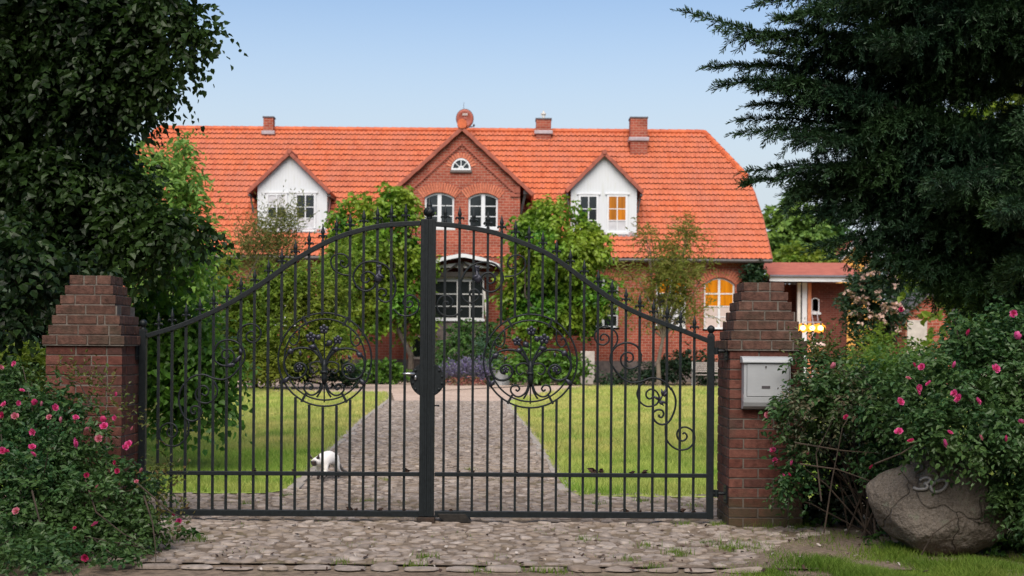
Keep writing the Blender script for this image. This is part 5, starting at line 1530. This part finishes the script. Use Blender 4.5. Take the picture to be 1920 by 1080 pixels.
    for p, d, l, f in TW_:
        subs = [(p, d, l, f, 1.0)]
        if l > .15:
            ns = int(l/.055)
            for j in range(ns):
                u = (j+.7)/(ns+.4); sg = 1 if j % 2 else -1; sx = unit(np.cross(d, f)+rng.normal(0, .35, 3))
                q0 = p+d*l*u; q0[2] -= l*.25*u*u
                subs.append((q0, unit(d*.75+sx*sg*.7+np.array([0, 0, -.25])), l*.42*(1.05-u*.6)*rng.uniform(.7, 1.2), d, .9))
        allsub += subs
    for p, d, l, f, sc in allsub:
        n = max(3, int(l/.0165)); tt = (np.arange(n)+.5)/n
        q = p[None]+d[None]*(l*tt)[:, None]; q[:, 2] -= l*.25*tt**2*(1 if sc == 1 else .4)
        s = unit(np.cross(d, f)+np.array([0, 0, .001])); s2 = np.cross(d, s)
        for sg in (-1, 1):
            an = rng.uniform(-.9, .9, n)
            dd = unit(d[None]*1.15+(s[None]*np.sin(an)[:, None]+s2[None]*np.cos(an)[:, None]*sg)*.8+rng.normal(0, .12, (n, 3)))
            NEED.append((q, dd, np.full(n, .072)*(1-.35*tt)*rng.uniform(.7, 1.3, n)))
    q = np.concatenate([a[0] for a in NEED]); dd = np.concatenate([a[1] for a in NEED]); L = np.concatenate([a[2] for a in NEED])[:, None]
    nr = unit(rng.normal(0, .6, q.shape)+np.array([0, 0, .8])); s = unit(np.cross(dd, nr))*.0056
    V = np.stack([q-s*.6, q+s*.6, q+dd*L*.7+s, q+dd*L, q+dd*L*.7-s], 1).reshape(-1, 3); i = (np.arange(len(q))*5)[:, None]
    # one island per needle tuft of a twig would be uniform: keep per-needle islands
    np_obj('crown', V, np.concatenate([i, i+1, i+2, i+3, i+4], 1), M['needle'], t)
    mb.build('trunk', M['darkbark'], t)
    print('needles', len(q))
conifer()

# ------------------------------------------------------------------ rose bushes
def rose_mesh(kind, seed):
    rng = random.Random(seed); m = MB()
    for ring, (cnt, rad, tilt, sc) in enumerate(((6, .55, .45, 1.0), (6, .42, .85, .85), (5, .25, 1.15, .7), (3, .1, 1.4, .55))):
        for k in range(cnt):
            q = 2*math.pi*(k+ring*.5)/cnt+rng.gauss(0, .15); t = tilt+rng.gauss(0, .1)
            o = Vector((math.cos(q), math.sin(q), 0)); s = Vector((-math.sin(q), math.cos(q), 0)); u = Vector((0,0,1))
            d = o*math.cos(t)+u*math.sin(t); n = u*math.cos(t)-o*math.sin(t)
            b = o*rad*.25+u*(-.15); 
            pts = [b, b+d*.45*sc+s*.38*sc-n*.05, b+d*.45*sc-s*.38*sc-n*.05, b+d*.5*sc+n*-.16, b+d*.85*sc+s*.36*sc, b+d*.85*sc-s*.36*sc, b+d*.95*sc-n*.05]
            m.add(pts, [(0,3,1),(0,2,3),(1,3,6,4),(3,2,5,6)])
    return m.mesh('rose_flower', M['rose_'+kind], smooth=True)
ROSES = {k: [rose_mesh(k, i+7*j) for j in range(2)] for i, k in enumerate(('pink', 'deep', 'pale'))}
def bush_front(E, px, py, dmax):
    o = np.array([0, 0, EYE]); t = np.array(P(px, py, 1.))-o; best = dmax
    for c, r in E:
        a = (t/r); b = (o-c)/r; A = a@a; B = 2*a@b; C = b@b-1.12; D = B*B-4*A*C
        if D > 0: best = min(best, (-B-math.sqrt(D))/(2*A))
    return best

def rose_bush(label, base, E, n, flowers, dmax, seed, arching, dry=None, young=None):
    t = thing('rose_bush', base, label, 'rose bush', 'pink rose bushes beside the gate')
    S = subclumps(E, 16, seed, .17, .36)
    foliage('foliage', S, n, .042, M['rose_leaf'], t, seed+1, k=7, length=4.5, droop=.35, shell=.4, wr=.62, var=.4, zmin=.03, out=.75)
    if dry: foliage('dry_foliage', dry[0], dry[1], .036, M['dry_rose_leaf'], t, seed+2, k=7, length=5, droop=.3, wr=.5)
    if young: foliage('young_shoots', young[0], young[1], .036, M['young_rose'], t, seed+3, k=6, length=5, droop=-.2, wr=.5)
    m = MB(); rng = random.Random(seed)
    b = Vector(base)
    for c, r in E:
        for k in range(3):
            e = Vector(c)+Vector([rng.uniform(-.8,.8)*x for x in r]); b0 = b+Vector((rng.gauss(0,.15), rng.gauss(0,.1), -.03))
            m.tube([b0, b0.lerp(e, .5)+Vector((rng.gauss(0,.08), rng.gauss(0,.05), .12)), e], [.009,.006,.003], 5)
    for pts in arching: m.tube([P(*p) for p in pts], [.005*(1-i/len(pts))+.0015 for i in range(len(pts))], 5)
    m.build('canes', M['cane'], t)
    for i, f in enumerate(flowers):
        px, py = f[0], f[1]; r = f[2] if len(f) > 2 else 7.; kind = f[3] if len(f) > 3 else ('pink', 'deep', 'pink', 'pale', 'pink')[i % 5]
        dd = bush_front(E, px, py, dmax)-.05; v = P(px, py, dd); s = r*dd/FPX*.92
        inst('rose_flower', ROSES[kind][i % 2], t, v, (1.1+rng.gauss(0,.35), rng.gauss(0,.4), rng.gauss(0,1.5)), (s, s, s))
    return t
LE = [el(30, 800, 9.9, 120, 85), el(60, 900, 9.5, 140, 100), el(150, 850, 9.7, 100, 75), el(175, 950, 9.3, 115, 85), el(90, 1000, 9.1, 140, 65), el(235, 920, 9.5, 60, 60), el(265, 985, 9.3, 45, 40), el(-60, 760, 10, 110, 90), el(-80, 920, 9.5, 130, 120), el(215, 1010, 9.1, 70, 38), el(20, 715, 10.3, 60, 45), el(-30, 1030, 8.95, 110, 45), el(300, 990, 9.3, 26, 22), el(110, 770, 9.9, 80, 40), el(120, 1060, 8.7, 130, 34), el(250, 1045, 8.85, 40, 22), el(90, 1045, 8.45, 140, 46), el(225, 1042, 8.6, 50, 26), el(40, 1078, 8.4, 110, 26), el(-60, 1060, 8.6, 120, 60)]
LF = [(41,732,6),(103,764,8,'pink'),(26,682,6),(2,689,6),(7,758,7),(34,756,6),(65,754,7),(79,757,6,'pale'),(61,810,8,'pink'),(60,838,8,'pink'),(62,852,9,'pink'),(140,831,12,'pink'),(142,783,7),(115,787,7),(92,782,6,'pale'),(195,799,9,'pink'),(193,786,7),(215,783,6),(185,822,8,'pale'),(241,833,9,'pink'),(235,838,7,'pink'),(220,883,6),(215,867,5,'deep'),(162,891,6,'deep'),(30,958,8,'pale'),(178,983,9,'pink'),(159,1046,8,'deep'),(28,780,8,'pale'),(4,778,7,'deep'),(4,845,8,'pink'),(335,978,7,'pink'),(324,966,5),(265,882,6,'pale'),(256,903,5,'pale'),(182,912,5,'pale'),(216,739,5,'deep'),(163,805,6,'pale'),(248,803,5,'pale'),(12,846,6,'deep'),(140,990,4,'deep')]
ya = [el(160, 735, 10.0, 40, 60), el(105, 705, 10.2, 20, 30), el(220, 765, 9.8, 34, 40), el(300, 900, 9.4, 30, 60), el(310, 975, 9.2, 30, 35), el(265, 800, 9.7, 20, 25)]
rose_bush('bushy pink rose in the lower left corner in front of the left pillar', (-3.5, 9.6, 0), LE, 26000, LF, 9.8, 41,
          [[(160,900,9.2),(180,960,9.0),(230,1000,8.9),(250,1010,8.8)], [(270,930,9.1),(286,980,8.9),(292,1030,8.8),(292,1075,8.7)], [(170,760,9.9),(150,720,9.9),(112,705,9.9)], [(250,900,9.2),(320,960,9.1),(352,975,9.1)], [(60,920,9.0),(80,1000,8.8),(110,1050,8.8)]], young=(ya, 650))
RE = [el(1800, 700, 9.6, 130, 85), el(1740, 740, 9.4, 95, 80), el(1850, 640, 9.8, 110, 60), el(1900, 780, 9.3, 120, 110), el(1760, 800, 9.2, 95, 62), el(1840, 815, 9.0, 85, 55), el(1980, 700, 9.6, 120, 120), el(1900, 900, 9.2, 75, 90), el(2000, 900, 9.3, 120, 120), el(1690, 760, 9.6, 62, 80), el(1640, 730, 9.9, 75, 60), el(1560, 715, 10.2, 62, 45), el(1950, 990, 9.4, 60, 60), el(1930, 620, 9.8, 60, 50)]
RF = [(1900,588,8,'pink'),(1907,629,9,'pink'),(1816,623,8,'deep'),(1790,684,8,'pink'),(1867,691,10,'pink'),(1728,688,8,'pink'),(1714,684,7,'deep'),(1741,719,8,'pink'),(1723,727,8,'pink'),(1722,735,7,'pink'),(1789,737,8,'pink'),(1797,747,10,'pink'),(1834,752,9,'pink'),(1688,753,9,'pink'),(1685,809,9,'pink'),(1708,827,8,'deep'),(1771,831,10,'pink'),(1781,811,7,'pink'),(1839,820,8,'pale'),(1885,822,8,'deep'),(1915,791,7,'pink'),(1563,686,8,'pale'),(1586,782,6,'deep'),(1634,876,7,'deep'),(1703,709,6,'pale'),(1690,580,6,'deep')]
rose_bush('large pink rose arching over the numbered boulder at the lower right', (4.0, 9.75, 0), RE, 26000, RF, 9.7, 51,
          [[(1728,1040,8.95),(1750,1000,8.9),(1790,972,8.9),(1812,968,8.9)], [(1640,870,9.2),(1690,850,9.1),(1720,830,9.1)], [(1800,650,9.6),(1790,600,9.7),(1800,580,9.7)]])
SE = [el(1530, 745, 10.3, 75, 45), el(1600, 770, 10.2, 80, 55), el(1500, 830, 10.4, 40, 40), el(1650, 820, 10.1, 55, 40), el(1500, 900, 10.4, 40, 50), el(1470, 760, 10.5, 25, 22), el(1540, 670, 10.6, 50, 30), el(1640, 880, 10.0, 40, 22)]
rose_bush('sparse brownish rose thicket between the right pillar and the boulder', (3.0, 10.3, 0), SE, 5200, [(1449,844,7,'pink'),(1453,863,6,'pink'),(1485,868,7,'pink'),(1439,778,7,'pale'),(1513,849,6,'pale'),(1469,892,6,'pink'),(1480,890,5,'deep')], 10.55, 61,
          [[(1545,1000,9.8),(1560,900,9.8),(1580,800,9.8),(1600,770,9.9)], [(1490,830,9.9),(1580,845,9.8),(1650,850,9.8)], [(1540,940,9.8),(1530,850,9.9),(1560,790,9.9)], [(1500,870,9.9),(1570,880,9.8),(1640,905,9.7),(1665,900,9.6)]],
          dry=([el(1540, 740, 10.1, 80, 45), el(1610, 760, 10.0, 60, 60), el(1510, 800, 10.2, 40, 40)], 1500), young=([el(1530, 655, 10.4, 40, 25), el(1560, 670, 10.4, 50, 22)], 320))

# ground plants near the boulder
def small_plant(px, py, r, label, seed):
    g = G(px, py); t = thing('weed_plant', (g.x, g.y, 0), label, 'weed', 'leafy weeds along the verge')
    foliage('leaves', [(np.array([g.x, g.y, r*.6]), np.array([r, r*.7, r*.6]))], 40, .045, M['midgreen'], t, seed, k=4, length=1.5, droop=.2, wr=.8, zmin=-.01)
    m = MB(); rng = random.Random(seed)
    for k in range(5): m.tube([(g.x, g.y, -.02), (g.x+rng.gauss(0, r*.3), g.y, r*.5), (g.x+rng.gauss(0, r*.6), g.y+rng.gauss(0, r*.4), r*.9)], [.003,.003,.002], 4)
    m.build('stem', M['lowlinden'], t)
small_plant(1655, 1022, .09, 'leafy weed under the left lower edge of the boulder', 1)
small_plant(1700, 1030, .07, 'small bright weed at the foot of the boulder', 2)
small_plant(1858, 1042, .09, 'dark green weed right of the boulder foot', 3)
small_plant(1555, 988, .10, 'leafy weed at the shaded foot of the thicket', 4)
small_plant(1510, 985, .08, 'small weed beside the right pillar corner', 5)
small_plant(352, 1012, .05, 'tiny weed in the cobbles near the left rose', 6)

# dark hedge and shrubs left of the left pillar
def hedge(name, label, E, n, leaf, mat, seed, **kw):
    c = np.mean([e[0] for e in E], 0); t = thing(name, (c[0], c[1], 0), label, 'hedge' if 'hedge' in name else 'shrub')
    foliage('foliage', subclumps(E, 8, seed, .3, .5), n, leaf, M[mat], t, seed, **kw)
    m = MB(); limbs(m, (c[0], c[1], 0), E, .05, seed, fork=.3); m.build('stem', M['bark'], t)
    return t
hedge('dark_hedge', 'dark hedge behind the left pillar and rose bush', [el(20, 620, 13.6, 110, 110), el(-100, 680, 13.4, 120, 160), el(120, 600, 13.8, 60, 100), el(60, 720, 13.4, 120, 100)], 5200, .09, 'dark', 71)
hedge('thicket_backdrop', 'near-black leaf mass added to darken the gap behind the brownish rose thicket', [el(1570, 880, 11.0, 80, 90), el(1530, 945, 11.0, 60, 40), el(1610, 945, 10.9, 70, 45), el(1560, 820, 11.2, 80, 60), el(1650, 830, 11.0, 70, 90), el(1500, 900, 11.1, 40, 70), el(1720, 860, 10.6, 60, 90), el(1600, 760, 11.2, 80, 50)], 5200, .062, 'deepshade', 74)  # dark backdrop added to deepen the shade seen through the thicket
hedge('garden_shrub', 'yellow green shrub peeping out between hedge and left pillar', [el(60, 690, 12.0, 40, 42), el(25, 665, 12.0, 30, 25)], 900, .05, 'yellowgreen', 72)
hedge('garden_shrub', 'dark spreading shrub on the lawn edge below the hanging linden branches', [el(330, 720, 22, 90, 60), el(270, 700, 22, 80, 80), el(180, 680, 22, 100, 110)], 3400, .13, 'dark', 73)

# ------------------------------------------------------------------ garden trees and shrubs near the house
tree('light_tree', 'feathery light green tree in front of the left end of the roof', 'tree', (P(300, 700, 36).x, 36, 0),
     [el(318, 330, 36, 62, 72), el(290, 420, 36, 85, 80), el(350, 330, 35.5, 30, 50), el(360, 400, 36, 32, 36), el(270, 520, 36, 110, 90), el(390, 450, 35.6, 28, 22), el(230, 330, 36.5, 60, 100), el(340, 270, 36, 24, 22)], 9000, .19, 'light', 'bark', .16, 81, sub=7, k=7, length=4, droop=.5, wr=.45)
tree('blue_green_shrub', 'blue green bushy shrub left of the lawn in front of the house wall', 'shrub', (P(345, 712, 40).x, 40, 0), [el(345, 520, 40, 48, 55), el(310, 580, 40, 70, 70), el(375, 590, 39.5, 38, 60), el(330, 660, 40, 90, 55)], 4600, .17, 'bluegreen', 'bark', .1, 82, sub=7, k=6, length=3.5, wr=.5)
tree('yellow_shrub', 'tall yellow green shrub mass behind the left gate leaf', 'shrub', (P(480, 712, 43).x, 43, 0),
     [el(430, 530, 43, 40, 55), el(480, 560, 43, 60, 70), el(545, 545, 43, 62, 75), el(600, 560, 43.5, 50, 80), el(430, 620, 43, 50, 70), el(520, 640, 42.5, 80, 60), el(610, 630, 43, 55, 55), (el(640, 500, 43.5, 24, 40))], 24000, .16, 'yellowgreen', 'bark', .1, 83, sub=9, smin=.2, smax=.4, k=7, length=4, droop=.3, wr=.4)
tree('olive_shrub', 'upright olive green feathery shrub in front of the left dormer', 'shrub', (P(505, 700, 46).x, 46, 0),
     [el(505, 455, 46, 46, 42), el(470, 480, 46, 30, 40), el(540, 440, 46, 26, 34), el(500, 520, 46, 44, 50), el(520, 415, 46, 16, 26), el(560, 425, 46, 18, 16), el(455, 440, 46, 14, 18)], 5200, .15, 'olive', 'bark', .08, 84, sub=6, k=8, length=6, droop=-.25, wr=.25)
tree('grey_shrub', 'dull green low shrubs at the far left lawn edge', 'shrub', (P(600, 722, 45).x, 45, 0), [el(470, 690, 44, 60, 32), el(560, 690, 44.5, 70, 30), el(640, 700, 45, 60, 26), (el(410, 690, 44, 40, 34))], 3600, .13, 'dark', 'bark', .05, 85, sub=7, k=6, length=3)
tree('climber', 'dense dark green climber with yellow green crown left of the brick gable', 'climbing shrub', (P(770, 716, 52).x, 52, 0),
     [el(705, 385, 52.5, 72, 50), el(655, 440, 52.5, 50, 55), el(745, 430, 52.5, 50, 60), el(700, 480, 52, 88, 60), el(640, 520, 52.5, 50, 70), el(740, 540, 52.5, 66, 70), el(690, 580, 52.3, 70, 55), el(780, 600, 52.6, 40, 40), el(785, 480, 52.7, 28, 60), el(640, 600, 52.4, 40, 40), el(765, 385, 52.6, 26, 34)], 17000, .18, 'vine', 'bark', .12, 86, group='climbers beside the gable', sub=9, smin=.25, smax=.42, k=5, length=2.6, droop=.55, wr=.8, upn=.5)
tree('climber', 'dense dark green climber with yellow green crown right of the brick gable', 'climbing shrub', (P(1010, 716, 52).x, 52, 0),
     [el(1040, 400, 52.5, 62, 42), el(1000, 440, 52.5, 52, 52), el(1080, 440, 52.5, 55, 52), el(1045, 490, 52, 90, 60), el(990, 520, 52.5, 46, 70), el(1095, 530, 52.3, 56, 60), el(1040, 570, 52.3, 80, 55), el(1000, 600, 52.4, 60, 40), (el(1115, 470, 52.4, 40, 40)), el(960, 560, 52.6, 30, 50), el(1090, 590, 52.5, 40, 40)], 17500, .18, 'vine', 'bark', .12, 87, group='climbers beside the gable', sub=9, smin=.25, smax=.42, k=5, length=2.6, droop=.55, wr=.8, upn=.5)
ft = tree('feathery_tree', 'small thin feathery olive tree in front of the right house wall', 'tree', (P(1236, 716, 48).x, 48, 0),
     [el(1250, 470, 48, 42, 36), el(1230, 520, 48, 62, 30), el(1280, 515, 48, 58, 26), el(1215, 440, 48, 22, 24), el(1280, 440, 48, 26, 26), el(1260, 560, 48, 60, 26), el(1200, 560, 48, 50, 20), el(1320, 500, 48, 36, 12), el(1180, 520, 48, 26, 14), el(1300, 580, 48, 40, 14), el(1240, 600, 48, 40, 14)], 6500, .17, 'feather', 'palebark', .08, 88, sub=6, k=9, length=5, droop=.15, wr=.26, nl=26)
hedge('low_bush', 'bright green low bush in front of the wall left of the gate posts', [el(690, 697, 49.5, 35, 20), el(730, 697, 49.5, 36, 22), el(660, 700, 49.5, 30, 16)], 1500, .15, 'hosta', 91, k=5, length=2, wr=.75)
hedge('low_bush', 'bright green leafy bush behind the right gate medallion', [el(960, 690, 50, 42, 30), el(1020, 685, 50, 50, 34), el(1070, 690, 50, 40, 30), el(1000, 668, 50.3, 50, 22)], 2600, .16, 'hosta', 92, k=5, length=2, wr=.75)
hedge('fern_bush', 'fresh green ferny bush below the porch windows', [el(850, 640, 51.5, 46, 34), el(880, 618, 51.8, 40, 24), el(830, 665, 51.2, 40, 34), el(900, 670, 51.2, 40, 30), (el(930, 640, 51.8, 30, 46))], 2800, .19, 'midgreen', 93, k=6, length=3, droop=.5, wr=.45)
t = thing('lavender_bed', G(870, 718), 'clump of purple lavender with reddish bedding in front of the porch', 'lavender')
foliage('flowers', [el(862, 696, 49.3, 26, 16), el(890, 694, 49.3, 22, 16), el(842, 702, 49.2, 16, 12), el(905, 702, 49.3, 14, 14)], 1500, .13, M['lavender'], t, 94, k=4, length=2, droop=-.4, wr=.3)
foliage('bedding', [el(870, 715, 49.0, 45, 6)], 500, .10, M['redlow'], t, 95, k=4, length=1.5, wr=.6)
hedge('grey_herb', 'grey green herb bush beside the lavender', [el(905, 650, 50.8, 22, 34), el(925, 690, 50.2, 26, 26)], 900, .13, 'bluegreen', 96, k=5, length=3, wr=.4)
hedge('dark_shrub', 'dark evergreen shrub along the house plinth beside the bench', [el(1240, 690, 51.3, 40, 30), el(1290, 680, 51.8, 40, 36), el(1195, 705, 51, 40, 18), el(1330, 690, 52.5, 30, 30), el(1150, 712, 51, 40, 10)], 2600, .14, 'dark', 97, k=5, length=2.5, wr=.7)
hedge('ivy', 'dark ivy climbing the right corner of the house', [el(1412, 512, 55.3, 28, 22), el(1425, 560, 55.4, 24, 60), (el(1402, 530, 55.3, 16, 20))], 1500, .15, 'dark', 98, k=5, length=2, wr=.9)

# far trees right of the house and beside the annex
for i, (lab, E, mt, d) in enumerate([
    ('tall green tree far behind the annex next to the house roof', [el(1490, 430, 92, 62, 62), el(1530, 470, 92, 60, 50), (el(1465, 480, 92, 50, 50))], 'fartree', 92),
    ('darker round tree far behind the annex', [el(1560, 450, 98, 60, 60), el(1600, 500, 98, 50, 50)], 'midgreen', 98),
    ('bright hedge tree just above the annex roof', [el(1475, 486, 74, 52, 20), el(1520, 500, 74, 50, 22)], 'yellowgreen', 74)]):
    tree('far_tree', lab, 'tree', (float(E[0][0][0]), d, 0), E, 4200, .42 if d > 80 else .26, mt, 'bark', .3, 110+i, group='trees beyond the annex', sub=8, k=5, length=2.5, wr=.8)
ol = tree('blossom_shrub', 'large dark shrub with pale pink blossoms right of the annex', 'shrub', (P(1640, 660, 38).x, 38, 0),
     [el(1640, 530, 38, 52, 45), el(1610, 580, 38, 36, 50), el(1665, 590, 38, 45, 50), el(1625, 640, 38, 46, 40), el(1690, 520, 38.5, 40, 40)], 5200, .15, 'dark', 'bark', .08, 120, sub=8, k=6, length=3, wr=.45)
foliage('blossom', subclumps([el(1640, 530, 37.6, 54, 46), el(1610, 575, 37.6, 36, 50), el(1665, 590, 37.6, 44, 44)], 14, 121, .06, .1), 620, .11, M['blossom'], ol, 122, k=4, length=1, wr=.9)
tree('maple_tree', 'yellow green maple behind the conifer at the right', 'tree', (P(1790, 660, 26).x, 26, 0),
     [el(1815, 540, 26, 60, 60), el(1860, 580, 26, 70, 70), el(1740, 515, 27, 50, 26), el(1785, 600, 26, 40, 50), el(1900, 480, 27, 100, 120), el(1830, 420, 28, 120, 100), el(1950, 300, 28, 120, 160), (el(1840, 230, 28, 60, 60))], 8000, .15, 'yellowgreen', 'bark', .14, 123, sub=8, k=6, length=3, wr=.8)
hedge('green_shrub', 'fresh green shrub between the blossom shrub and the right rose', [el(1600, 690, 20, 80, 40), el(1680, 680, 20, 70, 46), el(1750, 690, 20, 50, 36), el(1820, 640, 20, 50, 60), el(1870, 600, 20, 70, 60)], 5200, .085, 'light', 124, k=6, length=4, droop=.4, wr=.5)
hedge('rear_shrub', 'yellow green bush in front of the brick shed', [el(1655, 645, 30, 24, 34), el(1640, 670, 30, 50, 26), el(1720, 668, 30, 50, 20)], 1500, .12, 'yellowgreen', 125, k=6, length=4, wr=.4)
# tree belts: one closes the garden, one is added unseen for shade
def belt(name, label, cl, n, leaf, mat, seed):
    E = [(np.array(c), np.array(r)) for c, r in cl]
    o = foliage(name, subclumps(E, 5, seed, .35, .6), n, leaf, M[mat], None, seed, k=5, length=2.5, wr=.85)
    o['kind'] = 'stuff'; o['label'] = label
belt('wooded_belt', 'wooded belt closing the view beyond the garden on both sides', [((x, 100+abs(x)*.1, 4), (7, 5, 5.5+1.5*math.sin(x))) for x in list(range(24, 95, 8))+list(range(-95, -26, 8))], 14000, .7, 'fartree', 131)
belt('shade_wood', 'tall unseen wood added behind the viewpoint to shade the foreground', [((x, -11+1.5*math.sin(x), 7.8), (5, 4, 7.6+1.0*math.sin(x*1.7))) for x in range(-50, 45, 6)], 42000, .8, 'wood', 132)  # unseen tree row, added and sized to shade the foreground
p = bpy.data.objects['shade_wood']

# ------------------------------------------------------------------ light, sky, camera
SUN_E, SUN_AZ = math.radians(48), math.radians(5)     # sun low behind the camera, a little to the left
w = bpy.data.worlds.new('World'); scene.world = w; w.use_nodes = True
nt = w.node_tree; bg = nt.nodes['Background']; sk = nt.nodes.new('ShaderNodeTexSky'); sk.sky_type = 'NISHITA'
sk.sun_disc = False; sk.sun_elevation = SUN_E
sdir = Vector((-math.sin(SUN_AZ)*math.cos(SUN_E), -math.cos(SUN_AZ)*math.cos(SUN_E), math.sin(SUN_E)))   # towards the sun
sk.sun_rotation = math.atan2(sdir.x, sdir.y)
sk.air_density = 1.0; sk.dust_density = .8; sk.ozone_density = 2.0; sk.altitude = 50
tc = nt.nodes.new('ShaderNodeTexCoord'); sx = nt.nodes.new('ShaderNodeSeparateXYZ'); nt.links.new(tc.outputs['Generated'], sx.inputs[0])
mr = nt.nodes.new('ShaderNodeMapRange'); mr.interpolation_type = 'SMOOTHSTEP'
for k_, v_ in (('From Min', .09), ('From Max', .31), ('To Min', 1.0), ('To Max', 0.0)): mr.inputs[k_].default_value = v_
nt.links.new(sx.outputs[2], mr.inputs['Value'])
mx = nt.nodes.new('ShaderNodeMix'); mx.data_type = 'RGBA'; mx.inputs[7].default_value = (4.05, 4.6, 5.0, 1)     # thin evening haze low in the sky
nt.links.new(mr.outputs[0], mx.inputs[0]); nt.links.new(sk.outputs[0], mx.inputs[6])
nt.links.new(mx.outputs[2], bg.inputs[0]); bg.inputs[1].default_value = .074
l = bpy.data.lights.new('sun', 'SUN'); l.energy = 2.5; l.angle = math.radians(55); l.color = (1, .90, .78)
o = bpy.data.objects.new('sun', l); o.rotation_euler = sdir.to_track_quat('Z', 'Y').to_euler(); link(o)

cam = bpy.data.cameras.new('camera'); cam.sensor_width = 36; cam.lens = FPX/1920*36; cam.shift_y = (PY0-540)/1920
cam.clip_end = 2000; cam.dof.use_dof = True; cam.dof.focus_distance = 10.9; cam.dof.aperture_fstop = 3.2
co = bpy.data.objects.new('camera', cam); link(co)
co.matrix_world = Matrix.Translation((0, 0, EYE)) @ Matrix.Rotation(math.pi/2, 4, 'X') @ Matrix.Rotation(ROLL, 4, 'Z')
scene.camera = co
vs = scene.view_settings; vs.view_transform = 'Standard'; vs.look = 'None'; vs.gamma = 1; vs.use_curve_mapping = False; vs.exposure = 1.12
scene.render.engine = 'CYCLES'
try:
    scene.cycles.use_denoising = True; scene.cycles.max_bounces = 6; scene.cycles.transparent_max_bounces = 4
    scene.cycles.sample_clamp_indirect = 6
except Exception: pass
